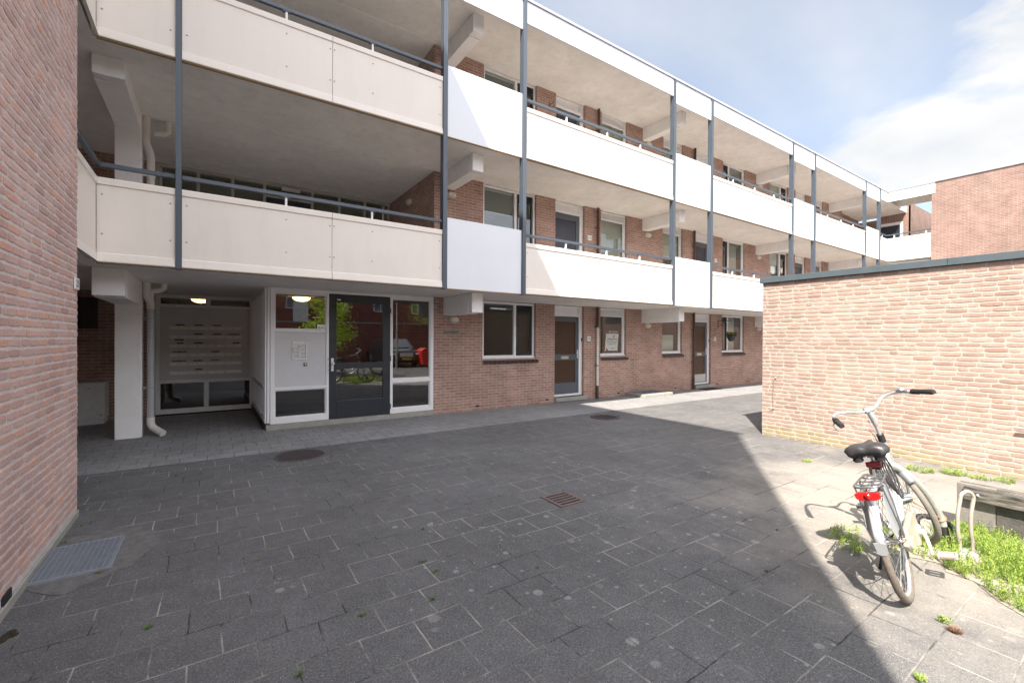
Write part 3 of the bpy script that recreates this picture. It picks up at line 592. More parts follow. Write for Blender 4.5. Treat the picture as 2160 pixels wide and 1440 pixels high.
# recess: side glazing with fins, back screen
E2=MB()
for n_ in range(6):
    y=8.93+n_*.47; E2.box(.778,.83,y,y+.05,.14,zt)
E2.box(.775,.83,8.85,11.39,.70,.75).box(.775,.83,8.85,11.39,2.38,zt).box(.775,.83,8.85,11.39,.14,.20)
E2.box(.765,.835,8.85,11.39,0.004,.138,1)
EO=E2.build('side_screen',[FRAME,DARK],AP,bevel=.003)
for c,d in ((.20,.70),(.75,2.38)): p=MB(); p.box(.80,.806,8.85,11.39,c,d); p.build('pane',GLASSD,EO)
E3=MB(); YB=11.39
def f3(x0,x1,z0,z1): E3.box(x0,x1,YB,YB+.09,z0,z1)
f3(-.90,-.835,.04,zt); f3(.745,.80,.04,zt); f3(-.835,.745,2.40,zt); f3(-.835,.745,2.215,2.26); f3(-.835,.745,.66,.715); f3(-.835,.745,.04,.12); f3(-.085,-.03,.12,.66); f3(-.03-.03,.0,2.26,2.40)
for a,b,c,d in ((-.835,-.085,.12,.66),(-.03,.745,.12,.66),(-.835,-.06,2.26,2.40),(0,.745,2.26,2.40)):
    E3.box(a,a+.015,YB+.02,YB+.08,c,d).box(b-.015,b,YB+.02,YB+.08,c,d).box(a+.015,b-.015,YB+.02,YB+.08,c,c+.015)
EO=E3.build('back_screen',FRAME,AP,bevel=.003)
for a,b,c,d in ((-.835,-.085,.12,.66),(-.03,.745,.12,.66),(-.835,-.06,2.26,2.40),(0,.745,2.26,2.40)): p=MB(); p.box(a,b,YB+.04,YB+.046,c,d); p.build('pane',GLASSD,EO)
p=MB(); p.box(-.832,.742,YB+.02,YB+.04,.718,2.212); p.build('solid_panel',mat('letterbox_panel_grey',(.60,.60,.61),.5,var=.06,vs=5),EO)
# upper recess back screens
for fl in (1,2):
    z=FL[fl]; zt2=SO[fl]-.003; Yb=11.466
    E4=MB(); E4.box(-.90,-.84,Yb,Yb+.08,z,zt2); E4.box(-.84,3.9,Yb,Yb+.08,zt2-.07,zt2)
    for x in (-.23,.385,.995,1.99,2.605,3.22,3.83): E4.box(x,x+.055,Yb,Yb+.08,z,zt2-.07)
    E4.box(1.05,1.99,Yb,Yb+.08,z+2.13,z+2.17)
    for a,b in ((-.84,-.23),(-.175,.385),(.44,.995),(2.045,2.605),(2.66,3.22),(3.275,3.83)): E4.box(a,b,Yb,Yb+.08,z,z+.5)
    EO=E4.build('gallery_screen',mat('dull_frame',(.50,.49,.44),.5,var=.05),AP)
    for a,b in ((-.84,-.23),(-.175,.385),(.44,.995),(2.045,2.605),(2.66,3.22),(3.275,3.83)):
        p=MB(); p.box(a,b,Yb+.04,Yb+.046,z+.5,zt2-.07); p.build('pane',GLASS,EO)
    p=MB(); p.box(1.05,1.99,Yb+.04,Yb+.046,z+2.17,zt2-.07); p.build('pane',GLASS,EO)
    p=MB(); p.box(1.06,1.98,Yb+.02,Yb+.07,z,z+2.12); dd=p.build('gallery_door',ANTH,EO)
    p=MB(); p.box(-.82,3.8,Yb+.35,Yb+.37,z,zt2); p.build('blind',mat('olive_blind',(.22,.21,.14),.9,var=.1),EO)
    # door at the far left
    p=MB(); p.box(-3.1,-3.03,11.5,11.58,z,zt2).box(-2.12,-2.05,11.5,11.58,z,zt2).box(-3.03,-2.12,11.5,11.58,z+2.1,z+2.17).box(-3.03,-2.12,11.54,11.56,z+2.17,zt2); dd=p.build('flat_door',mat('dull_frame2',(.45,.45,.42),.5),AP)
    p=MB(); p.box(-3.03,-2.12,11.53,11.57,z,z+2.1); p.build('door_leaf',ANTH,dd)
# pipes in the recess
def pipe(name,segs,mats): 
    pm=MB()
    for pts,r,mi in segs: pm.tube(pts,r,14,mi)
    return pm.build(name,mats,AP)
px,py=-.79,9.28
p=pipe('downpipe',[([(px-.05,py-.03,SO[0]),(px-.05,py-.03,2.26),(px-.02,py-.01,2.20),(px,py,2.15),(px,py,2.05)],.055,0),([(px+.17,py,SO[0]-.0),(px+.17,py,2.40),(px+.13,py,2.37),(px+.02,py,2.34),(px,py,2.28),(px,py,2.06)],.045,0),([(px,py,2.08),(px,py,.24)],.05,1),([(px,py,.30),(px,py,.20),(px+.03,py-.03,.13),(px+.15,py-.15,.055),(px+.17,py-.17,.045)],.055,0)],[PVC,PVCG])
s=MB()
for z in (1.9,.78): s.lathe([(.058,-.015),(.058,.015)],(px,py,z),(0,0,1),14).bar((px-.05,py,z),(px-.125,py,z),.02,.03)
s.build('pipe_clamp',STEEL,p)
p=pipe('downpipe',[([(px-.06,py-.03,SO[1]),(px-.06,py-.03,4.72),(px-.02,py,4.60),(px,py,4.50),(px,py,2.65)],.055,0),([(px+.22,py+.02,SO[1]),(px+.22,py+.02,4.98),(px+.17,py+.02,4.92),(px+.03,py,4.90)],.045,0)],[PVC])
s=MB(); s.lathe([(.06,-.015),(.06,.015)],(px,py,4.2),(0,0,1),14).bar((px-.05,py,4.2),(px-.125,py,4.2),.02,.03); s.build('pipe_clamp',WHITEP,p)
# downpipes on the facade
for x,two in ((8.645,True),(12.97,False)):
    y=YW-.06
    segs=[([(x,y,0.01),(x,y,.36)],.040,0),([(x,y,.30),(x,y,1.95)],.034,1 if two else 0),([(x,y,1.94),(x,y,SO[0])],.034,0),([(x,y,2.65),(x,y,SO[1])],.034,0),([(x,y,5.3),(x,y,SO[2])],.034,0)]
    p=pipe('downpipe',segs,[BRPIPE,PVC])
    s=MB()
    for z in (.9,1.93,3.2,4.6,6.0,7.2): s.lathe([(.042,-.012),(.042,.012)],(x,y,z),(0,0,1),12).bar((x-.03,y,z),(x-.07,YW,z),.012,.02)
    s.build('pipe_clamp',BRPIPE,p)
# wall vents
for x in (4.975,6.96,9.53,12.12,14.41,16.35):
    v=MB(); v.box(x-.045,x+.045,YW-.004,YW+.01,.075,.115); v.build('wall_vent',DARK,AP)
# right hand end: gallery turning towards the viewer
for zb in (2.478,5.110):
    p=MB(); p.box(24.79,24.83,5.62,YP,zb+.10,zb+.91).box(24.775,24.84,5.62,YP-.03,zb+.91,zb+.99).box(24.775,24.83,5.62,YP-.03,zb,zb+.10); p.build('balcony_panel',CREAM,AP)
    r=MB(); r.box(24.80,24.85,5.6,YP+.03,zb+1.126,zb+1.176); r.build('handrail',POST,AP)
    for y in (5.75,6.8): r=MB(); r.box(24.805,24.845,y,y+.035,zb+.99,zb+1.126); r.build('stanchion',WHITEP,AP)
    s=MB(); s.box(24.84,26.4,5.6,7.10,zb+.0,zb+.17); s.build('floor_slab',SOFF,AP)
p=MB(); p.box(24.95,25.0,5.7,YP,4.60,5.02); p.build('white_edge_panel',WHITEP,AP)
p=MB(); p.box(24.79,24.83,5.5,YP+.03,7.725,fz); p.build('roof_fascia',COOL,AP)
p=MB(); p.box(24.76,24.90,5.5,YP-.036,fz,fz+.03); p.build('roof_edge',MT['roof_trim'],AP)
s=MB(); s.box(24.84,26.0,5.5,7.10,7.98,8.12); s.box(24.84,26.35,6.98,7.10,7.70,7.98).box(25.9,26.05,5.5,6.98,7.70,7.98); s.build('roof_slab',SOFF,AP)
w=MB(); w.box(27.5,27.7,8.25,9.6,5.3,7.6).box(27.5,27.7,7.0,7.22,5.3,8.2).box(27.5,27.7,7.22,8.25,7.35,8.2).box(27.5,42,7.0,7.02,0,8.2).box(27.5,42,7.03,9.6,0,5.2); w.build('brick_wall',BRICKB,AP)
p=MB(); p.box(27.52,27.6,7.22,8.25,5.3,7.35); dd=p.build('flat_door',FRAME,AP); p=MB(); p.box(27.49,27.52,7.34,8.15,5.3,7.2); p.build('door_leaf',ANTH,dd)
s=MB(); s.box(26.4,27.6,7.10,9.6,7.72,8.0); s.build('roof_slab',SOFF,AP)
w=MB(); w.box(24.6,27.5,9.0,9.2,0,7.9); w.build('brick_wall',BRICKF,AP)
# ================================================================ left and right brick buildings with modelled bricks
def brick_face(mb,axis,pl,u0,u1,z0,z1,sgn,bw=.222,bh=.0625,j=.0105,proud=.006,jit=.0035,mi=0,headers=.12,seed=1,amp=.0022):
    "bricks on plane; axis 'x': plane x=pl facing sgn*x running along y; axis 'y': plane y=pl"
    rnd=random.Random(seed)
    rows=int((z1-z0)/bh)
    for r in range(rows):
        za=z0+r*bh+j/2; zb=za+bh-j; u=u0-rnd.random()*bw*.5-(bw*.5 if r%2 else 0)
        while u<u1:
            L=(bw if rnd.random()>headers else bw*.5)*(1+rnd.uniform(-.02,.02)); a=max(u+j/2,u0); b=min(u+L-j/2,u1); u+=L
            if b-a<.02: continue
            d=proud+rnd.uniform(-jit,jit); n=5
            tilt=rnd.uniform(-.0015,.0015); dz=rnd.uniform(-.0012,.0012)
            top=[];bot=[];fr_=[]
            for i in range(n):
                t=i/(n-1); uu=a+(b-a)*t
                e=min(t,1-t); ch=.003 if i in (0,n-1) else 0
                zt_=zb-rnd.uniform(0,amp)-ch+dz; zb_=za+rnd.uniform(0,amp)*1.6+ch+dz
                fr_.append((uu,zt_,zb_,d+tilt*(t-.5)+rnd.uniform(-.0012,.0012)-(.002 if ch else 0)))
            vs=[]
            for uu,zt_,zb_,dd in fr_:
                for zz,ww in ((zb_-.001,-.004),(zb_,dd-.0025),(zb_+.006,dd),(zt_-.006,dd),(zt_,dd-.0025),(zt_+.001,-.004)):
                    p=pl+sgn*ww
                    vs.append((p,uu,zz) if axis=='x' else (uu,p,zz))
            fs=[(i*6+q,(i+1)*6+q,(i+1)*6+q+1,i*6+q+1) for i in range(n-1) for q in range(5)]
            c=len(vs)
            for i in (0,n-1):
                uu=fr_[i][0]; 
                fs.append(tuple(i*6+q for q in range(6)))
            mb.add(vs,fs,mi)
LB=thing('brick_block',(-1.5,5,0),'tall pink-red brick block in shade filling the left edge','building')
w=MB(); w.box(-9,-.984,-1.9,5.494,-.05,13.06); brick_face(w,'x',-.984,.55,5.497,.09,5.6,1,seed=3,mi=1,bw=.218,proud=.0042,jit=.0013,j=.0115)
w.build('wall',[MORT,LBR],LB,fixn=False)
w=MB(); w.box(-.984,-.965,.4,5.47,-.01,.055); w.build('mortar_skirting',CONC,LB,bevel=.006)
v=MB(); v.box(-.985,-.972,3.73,3.86,.03,.11); v.build('wall_vent',DARK,LB)
e=MB(); e.box(-9.05,-.93,-1.95,5.54,13.06,13.16); e.build('roof_edge',COOL,LB)
GB=thing('brick_garage',(8.5,3.5,0),'single-storey sunlit orange brick garage with grey roof trim on the right','garage')
w=MB(); w.box(7.80,14,0.55,3.893,-.05,2.56); brick_face(w,'x',7.80,.551,3.896,.0,2.57,-1,bw=.205,bh=.0611,seed=9,mi=1,proud=.0048,jit=.0014,amp=.0022,j=.0115); brick_face(w,'y',.55,7.80,13.99,.0,2.57,-1,bw=.205,bh=.0611,seed=19,mi=1,proud=.0048,jit=.0014,amp=.0022,j=.0115); brick_face(w,'y',3.893,7.80,13.99,.0,2.57,1,bw=.205,bh=.0611,seed=29,mi=1,proud=.0048,jit=.0014,amp=.0022,j=.0115)
w.build('wall',[MORTG,GBR],GB,fixn=False)
w=MB(); w.box(7.752,7.79,1.60,3.93,2.565,2.655).box(7.752,7.79,0.52,1.596,2.565,2.655).box(7.792,14,3.90,3.93,2.565,2.655); w.build('roof_trim',FASC,GB,bevel=.003)
w=MB(); w.box(7.794,14,0.55,3.896,2.60,2.648); w.build('roof',mat('bitumen',(.05,.05,.05),.9,var=.3),GB)
# steel rod bracket on the wall
t=thing('wall_rod',(7.77,3.69,.7),'thin dark vertical rod with two hooks on the garage wall','rod')
m=MB(); m.tube([(7.765,3.70,.475),(7.765,3.692,.975)],.0035,6).tube([(7.765,3.692,.975),(7.785,3.67,.98)],.005,6).tube([(7.785,3.70,.475),(7.765,3.70,.475),(7.76,3.74,.468)],.006,6).lathe([(.014,0),(.014,.012)],(7.79,3.675,.98),(-1,0,0),8); m.build('rod',STEEL,t)
m=MB(); m.tube([(7.74,.975,.602),(7.75,.60,.602)],.014,10); m.tube([(7.75,.8,.602),(7.80,.8,.602)],.008,6)
tag(m.build('wall_rail',STEEL,org=(7.75,.8,.6)),'short grey steel tube fixed to the garage wall at the right edge','rail')
FB=thing('brick_flats',(25.2,5,0),'far sunlit pale brick block rising behind the garage at right','building')
w=MB(); w.box(24.81,34,-20,5.6,0,8.17); w.build('wall',BRICKB,FB); w=MB(); w.box(24.77,34,-20,5.63,8.17,8.205); w.build('roof_edge',MT['roof_trim'],FB)
# ================================================================ small things on the building
LW=mat('lamp_glass',(.72,.69,.58),.25,var=.05,spec=.6)
LG=mat('lamp_grey',(.58,.56,.50),.5,var=.15)
def wall_lamp(x,z,label,axis='y',y=YW):
    t=thing('wall_lamp',(x,y,z),label,'wall lamp','oval bulkhead lamps on the brick walls')
    def P(a,b,c): # a along wall, b up, c out
        return (x+a,y-c,z+b) if axis=='y' else (x-c,y+a,z+b)
    def oval(mb,rx,rz,c0,c1,top=.85,n=20,mi=0):
        vs=[];
        for (k,c) in ((1,c0),(1,c0+(c1-c0)*.6),(top,c1)):
            for i in range(n):
                a=2*math.pi*i/n; e=.7
                ca,sa=math.cos(a),math.sin(a)
                vs.append(P(rx*k*math.copysign(abs(ca)**e,ca),rz*k*math.copysign(abs(sa)**e,sa),c))
        fs=[(r*n+i,r*n+(i+1)%n,(r+1)*n+(i+1)%n,(r+1)*n+i) for r in range(2) for i in range(n)]+[tuple(range(2*n,3*n)),tuple(range(n))[::-1]]
        mb.add(vs,fs,mi)
    m=MB(); oval(m,.11,.068,0,.04,.96); m.build('base',LG,t,bevel=.002)
    m=MB(); oval(m,.092,.052,.03,.085,.8); m.build('lens',LW,t,bevel=.003)
    m=MB()
    for b in (-.03,-.012,.012,.03):
        m.tube([P(-.10,b,.035),P(-.08,b,.075),P(0,b,.094),P(.08,b,.075),P(.10,b,.035)],.0035,6)
    for a in (-.045,.045): m.tube([P(a,-.06,.035),P(a,-.04,.075),P(a,0,.091),P(a,.04,.075),P(a,.06,.035)],.0035,6)
    m.build('guard',LG,t)
    return t
wall_lamp(4.37,2.005,'oval bulkhead lamp above the prohibition sign, under the first beam right of the entrance')
wall_lamp(10.745,2.015,'oval ground floor lamp on brick just right of the for-sale window')
wall_lamp(17.10,2.02,'ground floor lamp at the far end beside the garage edge')
wall_lamp(4.30,4.68,'first floor lamp on brick behind the dark post nearest the entrance bay')
wall_lamp(10.73,4.69,'first floor gallery lamp under the second beam from the left')
wall_lamp(17.06,4.70,'first floor gallery lamp under the third beam, above the garage roof')
wall_lamp(10.75,7.36,'top floor gallery lamp under the second beam from the left')
wall_lamp(17.10,7.37,'top floor gallery lamp under the third beam from the left')
wall_lamp(3.905,4.80,'dim lamp on the dark brick side wall of the deep first floor recess',axis='x',y=10.06)
# signs
def sign(name,x0,x1,z0,z1,y,label,cat,m,ms,writ,group=None,th=.006,border=None):
    t=thing(name,((x0+x1)/2,y,z0),label,cat,group)
    b=MB(); b.box(x0,x1,y-th,y,z0,z1); b.build('plate',m,t,bevel=.001)
    if border:
        b=MB(); q=.006
        b.box(x0+q,x1-q,y-th-.002,y-th-.0002,z0+q,z0+q+.005).box(x0+q,x1-q,y-th-.002,y-th-.0002,z1-q-.005,z1-q).box(x0+q,x0+q+.005,y-th-.002,y-th-.0002,z0+q+.005,z1-q-.005).box(x1-q-.005,x1-q,y-th-.002,y-th-.0002,z0+q+.005,z1-q-.005); b.build('border',border,t)
    for k,(txt,cx,cz,size,wid,mm) in enumerate(writ):
        b=MB(); text_on(b,txt,size,faceY(cx,y-th-.0015,cz),wid=wid); b.build('lettering',mm,t,fixn=False)
    return t
INK=mat('black_ink',(.02,.02,.025),.5); WSIGN=mat('white_enamel',(.80,.80,.78),.3); CRM=mat('cream_letter',(.62,.58,.48),.6)
HN='white enamel house number plates'
sign('number_plate',8.325,8.445,1.555,1.68,YW,'white house number plate 15 beside the first ground floor flat door','sign',WSIGN,None,[('15',8.385,1.615,.10,.075,INK)],HN)
sign('number_plate',14.215,14.315,1.575,1.70,YW,'white house number plate 13 beside the second ground floor flat door','sign',WSIGN,None,[('13',14.265,1.637,.10,.062,INK)],HN)
sign('number_plate',8.315,8.455,4.24,4.365,YW,'white house number plate 115 on the first floor gallery','sign',WSIGN,None,[('115',8.385,4.30,.09,.10,INK)],HN)
sign('number_plate',14.215,14.335,4.24,4.365,YW,'white house number plate 113 on the first floor gallery further right','sign',WSIGN,None,[('113',14.275,4.30,.09,.085,INK)],HN)
t=thing('number_plate',(-.975,5.42,2.0),'narrow white number plate 21 at the corner of the left brick block','sign',HN)
b=MB(); b.box(-.976,-.964,5.345,5.475,2.015,2.115); b.build('plate',WSIGN,t); b=MB(); text_on(b,'21',.09,faceXp(-.9635,5.41,2.065),wid=.075); b.build('lettering',INK,t,fixn=False)
sign('prohibition_sign',4.142,4.503,1.684,1.803,YW,'small brown sign forbidding entry, in cream capitals on the brick right of the entrance','sign',mat('brown_enamel',(.075,.055,.05),.4),None,[('VERBODEN TOEGANG',4.3225,1.767,.045,.31,CRM),('ART. 461 WETB. v. STRAFR.',4.3225,1.717,.036,.30,CRM)],border=CRM)
# company notice on the glass
t=sign('notice_card',1.615,1.765,1.705,1.845,YW-.006,'white company notice card in the upper glass left of the entrance door','notice',WSIGN,None,[('NMG',1.718,1.782,.038,.07,mat('dark_grey_ink',(.06,.06,.09),.5)),('portiek',1.66,1.745,.014,.045,INK),('38',1.75,1.745,.026,.022,INK)],th=.004)
m=MB(); 
for k in range(18):
    a0=2*math.pi*k/18; a1=2*math.pi*(k+1)/18
    m.add([(1.652+math.cos(a)*r,YW-.0115,1.784+math.sin(a)*r) for a,r in ((a0,.009),(a1,.009),(a1,.017),(a0,.017))]+[(1.652+math.cos(a)*r,YW-.0102,1.784+math.sin(a)*r) for a,r in ((a0,.009),(a1,.009),(a1,.017),(a0,.017))],[(0,1,2,3),(7,6,5,4),(0,3,7,4),(1,5,6,2),(3,2,6,7),(0,4,5,1)],0 if 5<k<13 else (1 if k>12 or k<2 else 2))
m.build('logo',[mat('logo_green',(.12,.33,.06),.5),mat('logo_purple',(.05,.03,.14),.5),mat('logo_grey',(.2,.27,.33),.5)],t,fixn=False)
# for-sale board leaning in window
t=thing('for_sale_board',(9.4,8.86,1.25),'white estate agent board reading TE KOOP leaning in the narrow ground floor window','sign')
def SP(u,v,w): # board plane, slightly sheared lean
    return (9.385+u+v*.10,8.835-w,1.55+v)
b=MB(); 
def plate(u0,u1,v0,v1,w0,w1,mi):
    b.add([SP(u,v,w) for w in (w0,w1) for v in (v0,v1) for u in (u0,u1)],[(0,2,3,1),(4,5,7,6),(0,1,5,4),(2,6,7,3),(0,4,6,2),(1,3,7,5)],mi)
plate(-.25,.25,-.305,.305,0,.006,0); b.build('board',WSIGN,t)
b=MB(); plate(-.25,.25,.215,.305,.0062,.008,0); plate(-.25,.25,-.305,-.265,.0062,.008,0); b.build('banner',mat('aubergine',(.045,.02,.05),.5),t)
def tx(s,u,v,size,wid,m,name='lettering'):
    b=MB(); text_on(b,s,size,lambda a,c,w:SP(u+a,v+c,.0095+w),wid=wid); b.build(name,m,t,fixn=False)
tx('TE KOOP',0.02,.26,.08,.36,WSIGN)
tx('Makelaardij',0,.06,.085,.36,mat('navy_ink',(.04,.06,.12),.5)); tx('Friesland',0,-.02,.085,.36,mat('sky_ink',(.13,.30,.42),.5)); tx('makelaardijfriesland.nl',0,-.085,.03,.33,INK); tx('T 058 - 2',.06,-.20,.04,.22,INK)
b=MB()
for (u,v,r) in ((.07,.14,.022),(.05,.11,.02),(.085,.165,.014)): b.lathe([(r,0),(r,.002)],SP(u,v,.0065),(0,-1,0),10)
for (u,v,r) in ((-.18,-.235,.03),(-.15,-.255,.025),(-.20,-.21,.018),(.22,-.285,.02)): b.lathe([(r,0),(r,.0025)],SP(u,v,.0085),(0,-1,0),10)
b.build('heart_marks',mat('heart_red',(.50,.04,.03),.5),t)
# letterbox bank
t=thing('letterbox_bank',(-.05,11.4,.85),'bank of 24 cream letterbox flaps in six rows on the grey recess panel','letterboxes')
xs=[-.683,-.367,-.051,.265,.581]; zr=[1.79,1.605,1.42,1.235,1.05,.865]
nums=[['107','119','215','321'],['109','121','217','323'],['111','207','219','419'],['113','209','221','421'],['115','211','317',''],['117','213','319','']]
FL_=mat('letterbox_flap',(.92,.90,.84),.35,var=.04); FM=mat('letterbox_frame',(.80,.78,.73),.4)
YL=11.41
for r in range(6):
    for c in range(4):
        x0,x1=xs[c],xs[c+1]; zc=zr[r]
        m=MB(); m.box(x0+.002,x0+.03,YL-.022,YL,zc-.035,zc+.035).box(x1-.012,x1-.002,YL-.022,YL,zc-.035,zc+.035).box(x0+.03,x1-.012,YL-.010,YL,zc+.025,zc+.033).box(x0+.03,x1-.012,YL-.006,YL,zc-.038,zc-.03)
        o=m.build('letter_slot',FM,t)
        m=MB(); m.prism([(YL-.010,zc+.025),(YL-.028,zc-.026),(YL-.018,zc-.028),(YL-.004,zc+.024)],'x',x0+.032,x1-.014); m.build('flap',FL_,o)
        if nums[r][c]:
            m=MB(); text_on(m,nums[r][c],.032,faceY((x0+x1)/2,YL-.022,zc+.003)); m.build('number',INK,o,fixn=False)
def sticker(x,z,w,kind,h=.024):
    b=MB(); b.box(x-w/2,x+w/2,YL-.003,YL-.0005,z-h/2,z+h/2); s=b.build('sticker',mat('sticker_'+kind,{'d':(.02,.018,.016),'m':(.16,.015,.05),'b':(.07,.02,.016),'g':(.16,.17,.18)}[kind],.4),t)
    if kind=='m':
        for q in (-.065,.065):
            b=MB(); text_on(b,'NEE',.022,faceY(x+q,YL-.0045,z)); b.build('lettering',CRM,s,fixn=False)
for x,z,w,k in ((-.50,1.853,.155,'d'),(-.185,1.853,.155,'d'),(.125,1.853,.155,'d'),(-.19,1.667,.155,'b'),(.135,1.667,.15,'d'),(.43,1.667,.21,'m'),(-.515,1.545,.155,'d'),(-.50,1.478,.11,'d'),(-.19,1.482,.155,'d'),(.48,1.482,.13,'d'),(-.51,1.30,.23,'m'),(.10,1.298,.15,'b'),(-.515,1.115,.23,'m'),(-.20,1.113,.155,'b'),(.10,1.115,.15,'g'),(-.19,.93,.13,'d')): sticker(x,z,w,k)
# intercom and key switch
t=thing('intercom_panel',(1.355,YW,1.2),'silver two-column intercom with name plates left of the entrance door','intercom')
for n_,x in enumerate((1.208,1.330)):
    b=MB(); b.box(x,x+.119,YW-.006,YW+.012,1.207,1.532); p=b.build('panel_half',ALU,t,bevel=.003)
    b=MB(); b.box(x+.02,x+.105,YW-.009,YW-.006,1.235,1.505); b.build('inlay',mat('intercom_inlay',(.55,.56,.58),.4,metal=.4),p)
    for k in range(11):
        z=1.250+k*.0232
        if n_==0 and k>9: continue
        b=MB(); b.box(x+.03,x+.08,YW-.012,YW-.009,z,z+.013); b.build('name_strip',mat('name_strip_'+str((k*7+n_)%3),((.6,.6,.5),(.42,.44,.42),(.7,.7,.66))[(k*7+n_)%3],.4),p)
        b=MB(); b.box(x+.086,x+.098,YW-.014,YW-.009,z+.002,z+.011); b.build('button',DARK,p)
t=thing('key_switch',(1.425,YW,1.1),'small square black key switch with brass lock below the intercom','key switch')
b=MB(); b.box(1.397,1.453,YW-.010,YW+.012,1.097,1.153); b.build('plate',DARK,t,bevel=.002)
b=MB(); b.lathe([(.022,0),(.022,.004),(.016,.007),(0,.007)],(1.425,YW-.010,1.125),(0,-1,0),16); b.build('cylinder',mat('brass',(.5,.45,.25),.3,metal=.8),t)
# lobby ceiling lamps (lit)
for x,y,lb in ((-.17,12.3,'lit round ceiling lamp seen through the glass above the letterboxes'),(1.62,10.4,'lit ceiling lamp in the lobby behind the glass left of the entrance door')):
    t=thing('ceiling_lamp',(x,y,2.475),lb,'lamp','lit lobby ceiling lamps')
    m=MB(); m.lathe([(.19,0),(.19,.012)],(x,y,2.46),(0,0,1),24); m.build('base',WHITEP,t)
    m=MB(); m.lathe([(.18,0),(.16,-.04),(.10,-.075),(0,-.09)],(x,y,2.459),(0,0,1),24); m.build('shade',emis('lamp_glow',(1,.62,.28),9.0),t)
# light on first floor recess screen
t=thing('emergency_light',(1.55,11.46,5.0),'slim white box light above the door in the deep first floor recess','lamp')
m=MB(); m.box(1.36,1.74,11.36,11.462,4.965,5.03); m.build('housing',WHITEP,t,bevel=.006); m=MB(); m.box(1.38,1.72,11.35,11.36,4.97,5.02); m.build('diffuser',mat('diffuser',(.7,.7,.66),.4),t)
# meter cabinet
t=thing('meter_cabinet',(-1.95,11.0,0),'low grey street cabinet against the dark brick of the passage behind the column','cabinet')
m=MB(); m.box(-2.35,-1.59,10.98,11.36,.10,.735); m.build('body',mat('cabinet_grey',(.66,.67,.66),.6,var=.12,vs=9),t,bevel=.008)
m=MB(); m.box(-2.37,-1.57,10.96,11.38,.735,.765); m.build('lid',MT['cabinet_grey'],t,bevel=.006)
m=MB(); m.box(-2.33,-1.61,11.0,11.34,0,.10); m.build('plinth',MT['cabinet_grey'],t)
m=MB(); m.lathe([(.012,0),(.012,.008)],(-1.65,10.98,.17),(0,-1,0),10); m.lathe([(.01,0),(.01,.008)],(-1.80,10.98,.66),(0,-1,0),10); m.build('lock',DARK,t)
t=thing('notice_board',(-1.7,11.4,1.75),'dark notice box on brick in the shadow behind the left column','board')
m=MB(); m.box(-2.5,-1.75,11.33,11.40,1.75,2.33); m.build('case',mat('dark_case',(.03,.024,.022),.4),t)
# curtains and blinds
def pleats(x0,x1,z0,z1,y,amp=.016,per=.055,n=0):
    m=MB(); k=int((x1-x0)/per*6); 
    pts=[(x0+(x1-x0)*i/k,y+amp*math.sin(2*math.pi*i/6.0+math.sin(i*.37)*.9)*(1+.3*math.sin(i*1.3))) for i in range(k+1)]
    vs=[];
    for (x,yy) in pts: vs+=[(x,yy,z0),(x,yy,(z0+z1)/2),(x,yy*.6+y*.4,z1),(x,yy+.004,z0),(x,yy+.004,(z0+z1)/2),(x,yy*.6+y*.4+.004,z1)]
    fs=[]
    for i in range(k):
        a=i*6; b=a+6
        for q in (0,1): fs+=[(a+q,b+q,b+q+1,a+q+1),(a+3+q,a+4+q,b+4+q,b+3+q)]
        fs+=[(a,a+3,b+3,b),(a+2,b+2,b+5,a+5)]
    m.add(vs,fs,0,True); return m
def curtain(x0,x1,z0,z1,label,mat_=LACE,rod=False):
    t=thing('curtain',((x0+x1)/2,8.93,z0),label,'curtain'); pleats(x0,x1,z0,z1,8.93).build('cloth',mat_,t,fixn=False)
    if rod: m=MB(); m.tube([(x0-.02,8.93,z1-.03),(x1+.02,8.93,z1-.03)],.008,8); m.build('rod',ALU,t)
curtain(11.50,12.28,1.21,1.755,'white pleated half curtain in the lower part of a ground floor window',rod=True)
curtain(15.16,15.80,1.21,2.44,'full length sheer white curtain in the ground floor window by the hanging basket')
curtain(14.74,14.86,1.21,2.44,'narrow drawn white curtain at the left of the window by the hanging basket')
def blind(x0,x1,z0,z1,label,m_=BLIND):
    t=thing('roller_blind',((x0+x1)/2,8.87,z0),label,'blind','roller blinds behind the upper windows')
    m=MB(); m.box(x0,x1,8.868,8.871,z0,z1); m.build('cloth',m_,t); m=MB(); m.box(x0,x1,8.864,8.876,z0-.02,z0); m.build('bottom_bar',ALU,t); m=MB(); m.tube([(x0,8.88,z1+.02),(x1,8.88,z1+.02)],.02,8); m.build('roller',WHITEP,t)
GB1=mat('grey_blind',(.20,.20,.19),.9,var=.05)
blind(5.18,6.0,4.55,5.02,'grey blind half down behind the first floor wide window nearest the entrance',GB1)
blind(5.18,6.0,6.6,7.68,'grey blind fully down behind the top floor wide window nearest the entrance',GB1)
blind(8.88,9.76,3.82,4.90,'pale green blind in the first floor window right of door 115')
blind(8.88,9.76,6.48,7.56,'pale blind in the top floor window right of the first drainpipe')
blind(11.51,12.36,4.2,4.90,'pale blind in the first floor window right of the second beam')
blind(11.51,12.36,6.9,7.56,'pale blind in the top floor window right of the second beam')
blind(18.0,18.75,4.3,5.05,'pale blue blind in the first floor window right of the third beam',mat('pale_blue_blind',(.5,.55,.56),.8))
blind(18.0,18.75,6.9,7.7,'pale blind in the top floor window right of the third beam')
curtain(15.2,15.9,3.84,5.02,'sheer curtain in the first floor wide window beyond plate 113',mat('sheer',(.45,.45,.40),.9))
